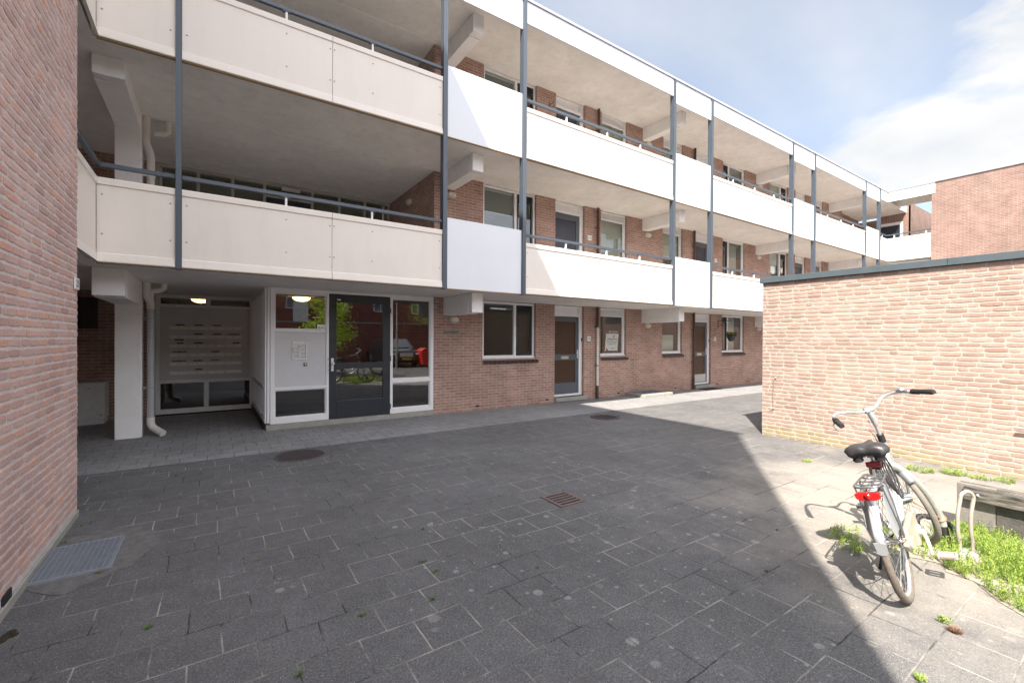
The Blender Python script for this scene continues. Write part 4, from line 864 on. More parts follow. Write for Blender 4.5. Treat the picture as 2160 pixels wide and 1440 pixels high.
# hook on top floor pier
t=thing('wall_hook',(6.95,YW,7.3),'black wrought hook on the top floor pier next to the wide window','hook')
m=MB(); m.tube([(6.98,YW-.01,7.25),(6.98,YW-.01,7.5)],.008,6).tube([(6.98,YW-.01,7.42),(6.99,YW-.12,7.40),(7.0,YW-.16,7.46)],.007,6).tube([(6.98,YW-.01,7.36),(7.04,YW-.06,7.35),(7.10,YW-.07,7.41)],.006,6).tube([(6.98,YW-.01,7.30),(6.93,YW-.06,7.27),(6.90,YW-.07,7.31)],.006,6); m.build('hook',DARK,t)
# hanging basket
t=thing('hanging_basket',(14.75,8.45,1.6),'dark hanging pot with yellow flowers on a wall bracket before the curtained window','hanging basket')
bx,by=14.66,8.36
m=MB(); m.tube([(14.42,YW-.005,2.0),(14.42,YW-.005,2.28)],.009,6).tube([(14.42,YW-.008,2.26),(bx,by,2.25)],.008,6).tube([(14.42,YW-.008,2.04),(bx-.1,by+.14,2.22)],.006,6).tube([(bx,by,2.25),(bx+.02,by-.01,2.19)],.006,6); m.build('bracket',DARK,t)
m=MB(); m.lathe([(.05,0),(.09,.03),(.125,.10),(.14,.17),(.148,.17),(.148,.19),(.13,.19),(.13,.17),(0,.165)],(bx,by,1.56),(0,0,1),20); m.build('pot',mat('dark_pot',(.035,.037,.045),.5,var=.2),t)
m=MB()
for a in (0,2.1,4.2): m.tube([(bx+.135*math.cos(a),by+.135*math.sin(a),1.74),(bx+.01,by,2.2)],.0025,5)
m.build('wires',STEEL,t)
def leafset(n,c,rad,zr,size,rnd,up=.4):
    m=MB()
    for _ in range(n):
        a=rnd.uniform(0,6.283); r=rad*math.sqrt(rnd.random()); p=Vector((c[0]+r*math.cos(a),c[1]+r*math.sin(a),c[2]+zr*rnd.random()))
        d=Vector((rnd.gauss(0,1),rnd.gauss(0,1),rnd.gauss(up,1))).normalized(); s=size*rnd.uniform(.6,1.3); q=d.orthogonal().normalized()*s*.38; 
        m.add([p,p+d*s*.5+q,p+d*s,p+d*s*.5-q],[(0,1,2,3)])
    return m
rn=random.Random(4)
LEAF=mat('plant_green',(.07,.14,.03),.6,var=.3,vs=40); YEL=mat('flower_yellow',(.75,.5,.03),.6)
leafset(220,(bx,by,1.73),.16,.12,.06,rn).build('leaves',LEAF,t,fixn=False)
leafset(60,(bx,by,1.80),.15,.07,.045,rn,1.2).build('flowers',YEL,t,fixn=False)
# ================================================================ things on the ground
def cover_ribbed():
    t=thing('manhole_cover',(1.03,6.6,0),'round ribbed cast-iron cover on the paving in front of the entrance','manhole cover')
    m=MB(); m.lathe([(.325,0),(.325,.008),(.30,.009)],(1.03,6.62,0),(0,0,1),36); m.build('frame',mat('cover_rim',(.10,.09,.09),.8,var=.3),t)
    m=MB(); m.lathe([(.298,0),(.298,.010),(0,.010)],(1.03,6.62,0),(0,0,1),36,smooth=False)
    for k in range(-9,10):
        hw=math.sqrt(max(0,.288**2-(k*.030)**2))
        if hw>.04: m.box(1.03+k*.03-.008,1.03+k*.03+.008,6.62-hw,6.62+hw,.010,.017)
    m.build('cover',RUST,t)
cover_ribbed()
t=thing('manhole_cover',(6.73,6.5,0),'round rusty manhole cover near the tip of the sunlit patch','manhole cover')
m=MB(); m.lathe([(.30,0),(.30,.008),(.265,.009)],(6.73,6.5,0),(0,0,1),32); m.build('rim',RUST,t)
m=MB(); m.lathe([(.26,0),(.26,.012),(0,.012)],(6.73,6.5,0),(0,0,1),32,smooth=False)
for i_ in range(-6,7):
    for j_ in range(-6,7):
        if i_*i_+j_*j_<36: m.box(6.73+i_*.038-.011,6.73+i_*.038+.011,6.5+j_*.038-.011,6.5+j_*.038+.011,.012,.017)
m.build('cover',RUST,t)
t=thing('drain_grate',(2.92,3.4,0),'small square rusty drain grate with five slots in the middle of the yard','drain')
m=MB(); x0,x1,y0_,y1_=2.765,3.085,3.235,3.555
m.box(x0+.012,x1-.012,y0_+.012,y1_-.012,.0005,.003); m.build('drain_hole',mat('void_black',(.004,.004,.004),1),t)
m=MB(); m.box(x0,x0+.035,y0_,y1_,0,.012).box(x1-.035,x1,y0_,y1_,0,.012)
ys=[y0_]
m.box(x0+.035,x1-.035,y0_,y0_+.03,0,.012).box(x0+.035,x1-.035,y1_-.03,y1_,0,.012)
for k in range(4): yy=y0_+.03+.0345+k*.0565; m.box(x0+.035,x1-.035,yy,yy+.024,0,.012)
m.build('grate',mat('rusty_iron',(.15,.105,.10),.7,var=.25,vs=20,bump=.3),t,bevel=.003)
t=thing('light_well_grate',(-.77,4.4,0),'galvanised steel light-well grating beside the left brick wall','grating')
gx0,gx1,gy0,gy1=-.965,-.565,4.10,4.66
m=MB(); m.box(gx0,gx1,gy0,gy1,.0005,.0025); m.build('well_void',mat('well_dark',(.006,.007,.010),1),t)
m=MB(); m.box(gx0,gx1,gy0-.012,gy0,0,.016).box(gx0,gx1,gy1,gy1+.012,0,.016).box(gx1,gx1+.006,gy0,gy1,0,.016).box(gx0-.005,gx0,gy0,gy1,0,.016); m.build('frame',STEEL,t)
m=MB()
for k in range(13): x=gx0+.012+k*(gx1-gx0-.024)/12; m.box(x-.0018,x+.0018,gy0,gy1,.003,.022)
m.build('bearing_bars',STEEL,t)
m=MB()
for k in range(24): y=gy0+.012+k*(gy1-gy0-.024)/23; m.box(gx0,gx1,y-.0016,y+.0016,.012,.020)
m.build('cross_bars',STEEL,t)
# patched concrete around the grating
m=MB(); rnd=random.Random(2)
def blob(cx,cy,rx,ry,z,n=26,seed=0):
    r_=random.Random(seed); return [(cx+rx*math.cos(a)*(1+r_.uniform(-.14,.14)),cy+ry*math.sin(a)*(1+r_.uniform(-.14,.14)),z) for a in [2*math.pi*i/n for i in range(n)]]
p_=blob(-.70,4.42,.36,.52,.0038,seed=5); p_=[(max(x,-.975),y,z) for x,y,z in p_]; m.add(p_+[(x,y,0) for x,y,_ in p_],[tuple(range(len(p_)))]+[(i,(i+1)%26,26+(i+1)%26,26+i) for i in range(26)])
o=m.build('concrete_patch',mat('rough_mortar',(.15,.148,.145),.95,var=.35,vs=14,bump=.8,bs=40),fixn=False); tag(o,kind='structure')
for ob in (t,)+tuple(t.children): 
    if ob is t: ob.location.z=.0042
# moss by left wall foot
t=thing('moss_patch',(-.9,3.2,0),'dark brown moss clump on the paving at the far left wall foot','moss')
m=MB()
for k in range(9): a=rnd.uniform(0,6.3); r=rnd.uniform(0,.07); m.ell((-.90+.5*r*math.cos(a),3.47+.6*r*math.sin(a),.0),rnd.uniform(.010,.026),rnd.uniform(.015,.035),rnd.uniform(.004,.009),10,6)
m.build('moss',mat('dark_moss',(.035,.028,.012),1,var=.4,vs=60,bump=1,bs=120),t)
# raised concrete light well by the facade
t=thing('cellar_well',(10.4,8.2,0),'low concrete kerb box with a grating against the facade under the brick between two windows','cellar well')
m=MB(); m.prism([(9.82,8.02),(11.05,8.02),(11.05,8.70),(9.82,8.70)],'z',0,.095); m.build('kerb',CONC,t,bevel=.012)
m=MB(); m.box(9.95,10.92,8.14,8.66,.095,.0975); m.build('void',MT['well_dark'],t)
m=MB()
for k in range(28): x=9.96+k*.0355; m.box(x,x+.006,8.14,8.66,.098,.112)
for k in range(6): y=8.16+k*.095; m.box(9.95,10.92,y,y+.006,.098,.110)
m.build('grating',STEEL,t)
t=thing('doormat',(13.5,8.4,0),'dark doormat on the paving before the second flat door','doormat')
m=MB(); m.box(13.12,13.95,8.22,8.60,.0045,.018); m.build('mat',mat('mat_black',(.03,.03,.033),1,var=.3,vs=60,bump=.8,bs=200),t,bevel=.003)
# ---------------------------------------------------------------- bicycle
BK=thing('bicycle',(3.597,.888,0),'silver step-through city bicycle with red tail light leaning on its kickstand','bicycle')
LEAN=R(-15.5); HEAD=R(10.6)
BM=Matrix.Translation((3.597,.888,0))@Matrix.Rotation(HEAD,4,'Z')@Matrix.Rotation(LEAN,4,'X')
WR=.345; A0=Vector((1.04,0,WR)); axd=Vector((-.36,0,.933)).normalized()
SM=Matrix.Translation(A0)@Matrix.Rotation(R(34),4,axd)@Matrix.Translation(-A0)
def bp_(m,name,mt,par=BK,steer=False,**k):
    m.xf(BM@SM if steer else BM); return m.build(name,mt,par,**k)
SILV=mat('silver_paint',(.50,.52,.54),.28,metal=.55,var=.06); CHR=mat('chrome',(.62,.63,.65),.18,metal=.95); BLK=mat('black_rubber',(.022,.021,.021),.6,var=.2); TYRE=mat('dusty_tyre',(.16,.135,.11),.9,var=.3,vs=40,bump=.5,bs=200); TAUPE=mat('beige_plastic',(.36,.33,.26),.45,var=.1)
SADD=mat('saddle_black',(.035,.034,.036),.38,var=.1)
def ring(c,r,rt,n=44,k=10,mi=0,m=None,flat=1):
    m=m or MB(); c=Vector(c); m.tube([c+Vector((math.cos(2*math.pi*i/n)*r,0,math.sin(2*math.pi*i/n)*r)) for i in range(n)],rt,k,mi,closed=True); return m
def wheel(cx,steer,seed):
    c=(cx,0,WR)
    w=ring(c,WR-.021,.021); W_=bp_(w,'wheel',mat('grey_tyre',(.19,.175,.155),.9,var=.3) if steer else TYRE,steer=steer)
    w=ring(c,WR-.045,.0115,k=8); bp_(w,'rim',mat('rim_alu',(.62,.63,.64),.3,metal=.6),W_,steer)
    w=MB(); w.tube([(cx,y_,WR) for y_ in (-.055,-.045,-.04,.04,.045,.055)],[.012,.035,.02,.02,.035,.012],14); 
    w.tube([(cx,-.08,WR),(cx,.08,WR)],.006,8); bp_(w,'hub',CHR,W_,steer)
    w=MB()
    for i in range(32):
        a=2*math.pi*i/32; s=1 if i%2 else -1; off=.42 if (i//2)%2 else -.42; b=a+off
        w.tube([(cx+.032*math.cos(b),s*.042,WR+.032*math.sin(b)),(cx+(WR-.05)*math.cos(a),s*.003,WR+(WR-.05)*math.sin(a))],.0014,5,caps=False)
    bp_(w,'spokes',CHR,W_,steer)
wheel(0,False,1); wheel(1.10,True,2)
def fender(cx,a0,a1,mt,steer,wd=.027,name='mudguard',r=WR+.022):
    m=MB(); n=22; sec=[(-1,-.018),(-.92,-.004),(-.6,.006),(0,.010),(.6,.006),(.92,-.004),(1,-.018)]
    vs=[]
    for off in (0,-.0025):
        for i in range(n+1):
            a=R(a0+(a1-a0)*i/n)
            for s_,h in sec: vs.append((cx+(r+h+off)*math.cos(a),s_*(wd+off*.5),WR+(r+h+off)*math.sin(a)))
    q=len(sec); fs=[]
    for o_ in (0,(n+1)*q):
        for i in range(n):
            for j in range(q-1): fs.append((o_+i*q+j,o_+i*q+j+1,o_+(i+1)*q+j+1,o_+(i+1)*q+j))
    B_=(n+1)*q
    for j in range(q-1):
        fs.append((j,j+1,B_+j+1,B_+j)); fs.append((n*q+j,n*q+j+1,B_+n*q+j+1,B_+n*q+j))
    for i in range(n):
        for j in (0,q-1): fs.append((i*q+j,(i+1)*q+j,B_+(i+1)*q+j,B_+i*q+j))
    m.add(vs,fs,0,True); return bp_(m,name,mt,steer=steer)
F_=fender(0,165,20,mat('mudguard_silver',(.62,.63,.64),.3,metal=.35,var=.05),False)
m=MB(); # mud flap end
m.prism([(-.030,0),(.030,0),(.026,-.055),(.014,-.075),(-.014,-.075),(-.026,-.055)],'x',-.004,.002)
m.xf(Matrix.Translation((-(WR+.028)*math.cos(R(15)),0,WR+(WR+.03)*math.sin(R(15))+.0))@Matrix.Rotation(R(-14),4,'Y')); bp_(m,'mud_flap',mat('flap_grey',(.30,.31,.32),.5),F_)
m=MB(); m.tube([(-.36,-.03,.46),(-.18,-.06,.40),(0,-.065,WR)],.0028,6).tube([(-.36,.03,.46),(-.18,.06,.40),(0,.065,WR)],.0028,6); bp_(m,'mudguard_stay',CHR,F_)
fender(1.10,152,84,mat('front_guard_grey',(.22,.23,.245),.35,metal=.3),True,name='front_mudguard')
# frame
m=MB()
m.tube([(.46,0,.29),(.36,0,.52),(.27,0,.73)],.0165,12)                     # seat tube
ht=lambda z:Vector((1.04-.386*(z-WR),0,z))
m.tube([ht(.62),ht(.84)],.022,14)
m.tube([ht(.66)-Vector((.012,0,0)),(.80,0,.50),(.62,0,.36),(.46,0,.29)],.021,14)
m.tube([ht(.78)-Vector((.012,0,0)),(.76,0,.60),(.58,0,.47),(.385,0,.46)],.016,12)
for s in (-1,1):
    m.tube([(.46,s*.03,.29),(.22,s*.05,.315),(0,s*.062,WR)],.0095,8); m.tube([(.29,s*.018,.68),(.16,s*.055,.54),(0,s*.062,WR)],.008,8)
m.tube([(.46,-.04,.29),(.46,.04,.29)],.024,14)
bp_(m,'frame',SILV)
m=MB(); m.tube([(.27,0,.73),(.232,0,.84)],.0135,10); bp_(m,'seat_post',CHR)
# saddle
m=MB(); n=16; rows=[]
prof=[(-.13,.085,.0),(-.118,.112,.012),(-.08,.128,.022),(-.03,.118,.022),(.02,.080,.014),(.07,.046,.012),(.12,.030,.014),(.15,.022,.010),(.163,.010,.0)]
vs=[]
for x,wd,h in prof:
    for j in range(n+1):
        t_=-1+2*j/n; notch=(.012*math.exp(-(t_/.25)**2)) if x<.03 else 0
        e=math.sqrt(max(0,1-t_*t_)); vs.append((x,wd*t_,h+.026*e**.8-.02*(abs(t_)**4)-notch*1.2))
for x,wd,h in prof:
    for j in range(n+1):
        t_=-1+2*j/n; vs.append((x*.97,wd*t_*.93,h-.030-.012*(abs(t_)**3)))
q=n+1; L_=len(prof); B_=L_*q; fs=[]
for i in range(L_-1):
    for j in range(n): fs+= [(i*q+j,(i+1)*q+j,(i+1)*q+j+1,i*q+j+1),(B_+i*q+j,B_+i*q+j+1,B_+(i+1)*q+j+1,B_+(i+1)*q+j)]
    fs+=[(i*q,B_+i*q,B_+(i+1)*q,(i+1)*q),(i*q+n,(i+1)*q+n,B_+(i+1)*q+n,B_+i*q+n)]
for j in range(n): fs+=[(j,j+1,B_+j+1,B_+j),((L_-1)*q+j,B_+(L_-1)*q+j,B_+(L_-1)*q+j+1,(L_-1)*q+j+1)]
m.add(vs,fs,0,True); m.xf(Matrix.Translation((.20,0,.895))); SD=bp_(m,'saddle',SADD)
for s in (-1,1): m=MB(); m.lathe([(.030,0),(.034,-.012),(.028,-.022),(.032,-.034),(.022,-.046)],(.115,s*.06,.868),(0,0,1),14); bp_(m,'saddle_spring',BLK,SD)
m=MB()
for s in (-1,1): m.tube([(.11,s*.055,.85),(.17,s*.03,.845),(.25,s*.02,.848),(.33,s*.012,.872)],.004,6)
m.box(.215,.25,-.024,.024,.83,.858); bp_(m,'saddle_rail',STEEL,SD)
m=MB(); m.box(.150,.168,-.052,.035,.775,.812); rr=bp_(m,'seat_reflector',mat('dark_red_reflector',(.22,.012,.015),.25,spec=.7),bevel=.007)
m=MB(); m.tube([(.17,0,.80),(.245,0,.80)],.008,8); bp_(m,'reflector_clamp',DARK,rr)
# carrier
m=MB(); rz=.735
m.tube([(.14,-.055,rz-.0),(.02,-.062,rz),(-.20,-.068,rz),(-.235,-.06,rz-.002),(-.245,-.03,rz-.004),(-.245,.03,rz-.004),(-.235,.06,rz-.002),(-.20,.068,rz),(.02,.062,rz),(.14,.055,rz)],.0062,8)
for x in (-.17,-.07,.03,.12): m.tube([(x,-.066,rz),(x,-.03,rz-.006),(x,.03,rz-.006),(x,.066,rz)],.005,8)
m.tube([(-.2,-.025,rz+.004),(.1,-.025,rz+.004)],.004,6).tube([(-.2,.025,rz+.004),(.1,.025,rz+.004)],.004,6)
for s in (-1,1):
    m.tube([(-.19,s*.068,rz),(-.13,s*.072,.58),(0,s*.072,WR)],.005,8); m.tube([(-.02,s*.066,rz),(-.01,s*.072,.55),(0,s*.072,WR)],.0045,8); m.tube([(.14,s*.055,rz),(.25,s*.02,.70)],.005,8)
CR=bp_(m,'luggage_carrier',mat('carrier_grey',(.16,.165,.175),.35,metal=.5))
m=MB(); m.tube([(.10,-.03,rz+.012),(-.10,-.03,rz+.03),(-.13,0,rz+.03),(-.10,.03,rz+.03),(.10,.03,rz+.012)],.0035,6); bp_(m,'spring_clip',CHR,CR)
m=MB(); m.prism([(-.066,.016),(-.045,.026),(.045,.026),(.066,.016),(.060,-.012),(.034,-.024),(-.034,-.024),(-.060,-.012)],'x',-.285,-.25); m.xf(Matrix.Translation((0,0,.685))); TL_=bp_(m,'tail_light',RED,bevel=.005); m=MB(); m.lathe([(.019,0),(.017,.007),(0,.010)],(-.2855,0,.690),(-1,0,0),14); bp_(m,'reflector',mat('deep_red',(.40,.006,.008),.12,spec=.9),TL_)
# side bags of mudguard: coat guard
m=MB(); 
for s in (-1,1): m.prism([(-.16,.40),(-.26,.50),(-.22,.64),(-.10,.70),(.06,.68),(.14,.56),(.05,.50),(-.02,.45)],'y',s*.058-.001,s*.058+.001)
bp_(m,'coat_guard',mat('coat_guard_grey',(.30,.31,.33),.5))
# chain case, cranks, pedals
m=MB(); m.prism([(.56,.29),(.55,.36),(.50,.40),(.43,.41),(.05,.40),(-.03,.37),(-.05,.33),(-.01,.29),(.10,.275),(.42,.195),(.50,.20),(.55,.24)],'y',-.085,-.055); bp_(m,'chain_case',TAUPE,bevel=.008)
m=MB(); m.lathe([(.035,0),(.035,.012),(.02,.018)],(.46,-.086,.29),(0,-1,0),16); ca=Vector((-.06,0,-.145)); 
m.tube([(.46,-.105,.29),(.44,-.12,.23),(.40,-.125,.145)],[.013,.012,.011],10); bp_(m,'crank',mat('crank_alu',(.66,.65,.62),.3,metal=.5)); m=MB(); m.tube([(.46,.06,.29),(.48,.10,.35),(.52,.105,.435)],[.013,.012,.011],10); bp_(m,'crank',MT['crank_alu'])
def pedal(x,y,z,s):
    m=MB(); m.box(x-.045,x+.045,y-.05,y-.036,z-.012,z+.012).box(x-.045,x+.045,y+.036,y+.05,z-.012,z+.012).box(x-.045,x-.036,y-.036,y+.036,z-.012,z+.012).box(x+.036,x+.045,y-.036,y+.036,z-.012,z+.012).box(x-.012,x+.012,y-.036,y+.036,z-.009,z+.009)
    o=bp_(m,'pedal',mat('pedal_grey',(.40,.40,.40),.4,metal=.3),bevel=.004)
    m=MB(); m.box(x-.05,x-.046,y-.035,y+.035,z-.004,z+.004); bp_(m,'reflector',mat('amber_reflector',(.30,.16,.07),.4),o)
pedal(.40,-.20,.145,-1); pedal(.52,.18,.435,1)
m=MB(); m.tube([(.40,.05,.28),(.36,.14,.14),(.33,.21,-.03)],[.011,.011,.009],8).tube([(.36,.19,-.028),(.30,.23,-.045)],.012,8); bp_(m,'kickstand',DARK)
m=MB(); m.lathe([(.028,-.02),(.04,-.01),(.04,.01),(.028,.02)],(0,-.085,WR),(0,1,0),16); m.box(-.03,.03,-.11,-.06,WR-.03,WR+.03); bp_(m,'gear_hub_cover',TAUPE,bevel=.004)
m=MB(); m.tube([(.02,.07,WR),(.10,.072,WR-.01),(.19,.062,.33)],.006,6); bp_(m,'brake_arm',STEEL); m=MB(); m.tube([(1.10,-.05,WR),(1.10,.05,WR)],.042,18); bp_(m,'front_drum',CHR,steer=True)
# fork, stem, handlebar
m=MB()
for s in (-1,1): m.tube([tuple(ht(.60)+Vector((0,s*.05,0))),tuple(ht(.48)+Vector((.012,s*.055,0))),(1.10,s*.055,WR)],[.014,.012,.009],10)
m.tube([tuple(ht(.60)+Vector((0,-.052,0))),tuple(ht(.60)+Vector((0,.052,0)))],.016,10); bp_(m,'fork',SILV,steer=True)
m=MB(); m.tube([ht(.84),ht(.90)],.024,14); bp_(m,'headset_collar',BLK,steer=True)
st=ht(1.03); hb=st+Vector((-.01,0,.07))
m=MB(); m.tube([ht(.88),ht(1.0)],.0135,10); m.tube([ht(.98),st,st+Vector((.0,0,.04)),hb],[.018,.023,.021,.018],12); m.tube([hb+Vector((0,-.03,0)),hb+Vector((0,.03,0))],.021,12); bp_(m,'stem',SILV,steer=True)
def HB(pts): return [hb+Vector(p) for p in pts]
half=[(0,.0,0),(.012,.06,.004),(.055,.13,.035),(.06,.18,.05),(.02,.235,.05),(-.07,.275,.035),(-.14,.295,.02)]
pts=[(a,-b,c) for a,b,c in half[::-1]]+half[1:]
m=MB(); 
def smooth(P,k=4):
    P=[Vector(p) for p in P]; out=[]
    for i in range(len(P)-1):
        p0=P[max(i-1,0)];p1=P[i];p2=P[i+1];p3=P[min(i+2,len(P)-1)]
        for j in range(k):
            t_=j/k; out.append(.5*((2*p1)+(p2-p0)*t_+(2*p0-5*p1+4*p2-p3)*t_*t_+(3*p1-p0-3*p2+p3)*t_**3))
    return out+[P[-1]]
m.tube(smooth(HB(pts)),.0112,12); HBR=bp_(m,'handlebar',SILV,steer=True)
for s in (-1,1):
    m=MB(); m.tube([hb+Vector(p) for p in ((-.10,s*.285,.028),(-.14,s*.296,.020),(-.25,s*.322,-.004),(-.262,s*.325,-.006))],[.0195,.018,.021,.015],14)
    for k in range(8): m.tube([hb+Vector((-.105-.006*k,s*(.286+.0015*k),.027-.0014*k)),hb+Vector((-.108-.006*k,s*(.2868+.0015*k),.0264-.0014*k))],.0212,12)
    bp_(m,'grip',BLK,HBR,True)
    m=MB(); m.tube([hb+Vector((-.06,s*.27,.03)),hb+Vector((-.075,s*.29,.012)),hb+Vector((-.13,s*.33,.0)),hb+Vector((-.22,s*.355,-.025))],[.007,.007,.006,.005],8); m.tube([hb+Vector((-.055,s*.268,.037)),hb+Vector((-.08,s*.279,.032))],.018,12); bp_(m,'brake_lever',CHR,HBR,True)
m=MB(); m.lathe([(.028,0),(.028,.010),(.02,.022),(0,.026)],tuple(hb+Vector((-.04,-.25,.055))),(0,0,1),16); bp_(m,'bell',CHR,HBR,True)
m=MB(); m.tube(smooth([hb+Vector((-.06,.27,.03)),hb+Vector((.09,.22,.02)),hb+Vector((.13,.08,-.12)),ht(.9)+Vector((.05,.02,0)),ht(.62)+Vector((.03,.02,0))]),.0028,6,caps=False)
m.tube(smooth([hb+Vector((-.055,-.262,.03)),hb+Vector((.06,-.22,.07)),hb+Vector((.16,-.05,.02)),ht(.92)+Vector((.06,0,0)),ht(.7)+Vector((.03,-.02,0))]),.0028,6,caps=False); bp_(m,'brake_cable',mat('cable_grey',(.25,.25,.26),.4),HBR,True)
m=MB(); m.tube([ht(.60)+Vector((.03,0,0)),ht(.60)+Vector((.09,0,.02))],.008,8); m.lathe([(.02,0),(.034,.03),(.034,.04),(0,.045)],tuple(ht(.60)+Vector((.06,0,.025))),(1,0,0),14); bp_(m,'head_light',CHR,steer=True)
m=MB(); m.box(.345,.350,-.018,.018,.50,.56); m.tube([(.352,0,.50),(.337,0,.535)],.0172,12); bp_(m,'frame_sticker',mat('sticker_red',(.62,.08,.10),.4))
# rear dynamo wire and brake
m=MB(); m.tube(smooth([(-.27,.0,.66),(-.36,-.035,.50),(-.2,-.07,.42),(.0,-.08,.36),(.2,-.06,.30)]),.002,5,caps=False); bp_(m,'rear_cable',DARK)
# coiled cable lock on the seat post
CL=thing('cable_lock',tuple(BM@Vector((.27,-.04,.72))),'black coiled cable lock hanging from the bicycle seat post','bicycle lock')
m=MB()
for k in range(4):
    c=Vector((.27+.008*k,-.035-.012*k,.705-.01*k)); r=.075+.006*k; tl=R(20+7*k)
    m.tube([c+Vector((math.cos(a)*r,math.sin(a)*r*math.cos(tl)*.5-.02*math.sin(a),math.sin(a)*r*math.sin(tl)+.8*r*math.sin(a))) for a in [2*math.pi*i/26 for i in range(26)]],.0062,8,closed=True)
m.xf(BM); m.build('coil',mat('lock_cable',(.05,.047,.047),.25,var=.2),CL)
m=MB(); m.tube([(.25,.02,.76),(.25,-.06,.745)],.014,10); m.xf(BM); m.build('lock_barrel',BLK,CL)
# ---------------------------------------------------------------- rack arch, rack loop, chain lock
GALV=mat('galvanised_tube',(.52,.53,.52),.38,metal=.45,var=.12,vs=12)
t=thing('bike_rack_arch',(4.76,.97,0),'thick curved galvanised tube arching up beside the bicycle, black sleeve at its foot','bike rack')
arc=smooth([(4.74,.955,0),(4.735,.97,.10),(4.72,.985,.20),(4.68,1.01,.30),(4.60,1.05,.42),(4.50,1.10,.53),(4.43,1.15,.60),(4.36,1.20,.645),(4.30,1.26,.66)],5)
m=MB(); m.tube(arc,[.024]*len(arc),16); m.build('arch_tube',GALV,t)
m=MB(); m.tube(smooth([(4.74,.955,0),(4.735,.97,.10),(4.728,.982,.165)],4),.027,16); m.build('sleeve',BLK,t)
m=MB(); m.tube([(4.715+.028*math.cos(a),.99+.028*math.sin(a),.225+.018*math.cos(a)) for a in [2*math.pi*i/16 for i in range(16)]],.004,6,closed=True); m.tube(smooth([(4.69,.99,.23),(4.6,1.06,.30),(4.52,1.12,.36)]),.004,6); m.build('wire_tie',mat('rusty_wire',(.35,.18,.08),.6),t)
CH=thing('chain_lock',(4.8,.93,0),'thick black fabric chain lock looped round the foot of the rack arch','bicycle lock')
m=MB(); P_=smooth([(4.55,1.09,.10),(4.58,1.10,.20),(4.62,1.08,.235),(4.70,1.01,.21),(4.775,.95,.17),(4.79,.92,.10),(4.77,.90,.04),(4.72,.86,.022),(4.68,.85,.03)],5)
m.tube(P_,[.019+.002*math.sin(i*1.7) for i in range(len(P_))],10); m.build('sleeve',mat('lock_fabric',(.025,.024,.026),.55,var=.3,vs=30,bump=.5,bs=60),CH)
b=MB(); text_on(b,'AMA',.035,lambda u,v,w:(4.752+v*-.0+.0*u,.900+.018-.0-.0*w-.02,.09+u)) ; 
b=MB(); vs_,fs_=textmesh('AMA',.034); b.add([(4.7595-v[1]*.55-.0,.8935-.003-v[2]-v[1]*.45*0,.085+v[0]) for v in vs_],fs_); b.build('lettering',WSIGN,CH,fixn=False)
m=MB(); m.box(4.64,4.71,.83,.87,.005,.05); m.build('lock_body',STEEL,CH,bevel=.01)
t=thing('bike_rack_loop',(4.69,.85,0),'narrow upright galvanised rack loop in the weeds, right of the bicycle','bike rack')
def RL(s):
    return [Vector((4.70+.034*s*.84,.85-.034*s*1.1,z))+Vector((dx,0,0)) for z,dx in ()]
dx,dy=.046*.80,-.046*.62
cx,cy=4.695,.845
pp=[]
prof=[(0,.0),(.06,0),(.11,-.01),(.16,-.035),(.22,-.045),(.30,-.045),(.37,-.022),(.42,.0)]
Lg=[(cx-dx*1.0+b_*.5,cy-dy*1.0-b_*.2,a_) for a_,b_ in prof]; Rg=[(cx+dx*1.0+b_*.5,cy+dy*1.0-b_*.2,a_) for a_,b_ in prof]
top=[(cx+dx*math.cos(a)*-1.0,cy+dy*math.cos(a)*-1.0,.425+.052*math.sin(a)) for a in [math.pi*i/8 for i in range(0,9)]]
m=MB(); m.tube(smooth(Lg[:-1]+top+Rg[:-1][::-1],4),.0125,12); m.build('loop_tube',mat('weathered_tube',(.42,.38,.34),.5,metal=.25,var=.15),t)
m=MB(); m.box(4.60,4.80,.78,.90,0,.03); m.build('foot_block',CONC,t,bevel=.01)
# ---------------------------------------------------------------- timber edging
t=thing('timber_planter_edge',(5.4,.5,0),'weathered grey timber retaining edge with vertical boards and a bolted top beam','timber edging')
WOOD=bpy.data.materials.new('weathered_wood'); WOOD.use_nodes=True
n_=WOOD.node_tree.nodes; k_=WOOD.node_tree.links; p_=n_['Principled BSDF']; p_.inputs['Roughness'].default_value=.9
gg=n_.new('ShaderNodeNewGeometry'); mp_=n_.new('ShaderNodeMapping'); mp_.inputs['Scale'].default_value=(30,3,26); k_.new(gg.outputs['Position'],mp_.inputs[0]); nn=n_.new('ShaderNodeTexNoise'); nn.inputs['Scale'].default_value=1.6; nn.inputs['Detail'].default_value=8; nn.inputs['Roughness'].default_value=.7; k_.new(mp_.outputs[0],nn.inputs['Vector'])
rr_=n_.new('ShaderNodeValToRGB'); rr_.color_ramp.elements[0].position=.38; rr_.color_ramp.elements[0].color=(.022,.02,.018,1); rr_.color_ramp.elements[1].position=.64; rr_.color_ramp.elements[1].color=(.22,.20,.175,1); k_.new(nn.outputs[0],rr_.inputs[0]); k_.new(rr_.outputs[0],p_.inputs['Base Color'])
bb=n_.new('ShaderNodeBump'); bb.inputs['Strength'].default_value=.7; bb.inputs['Distance'].default_value=.01; k_.new(nn.outputs[0],bb.inputs['Height']); k_.new(bb.outputs[0],p_.inputs['Normal'])
MT['weathered_wood']=WOOD
DW=mat('dark_wood',(.085,.08,.075),.9,var=.35,vs=14,bump=.5)
yy=1.03; k=0
while yy>-.6:
    w_=.235; m=MB(); m.box(5.35,5.385,yy-w_,yy-.004,-.02,.365 if k else .385); m.build('board',DW if k else mat('light_board',(.20,.185,.17),.9,var=.25,vs=14),t,bevel=.003); yy-=w_; k+=1
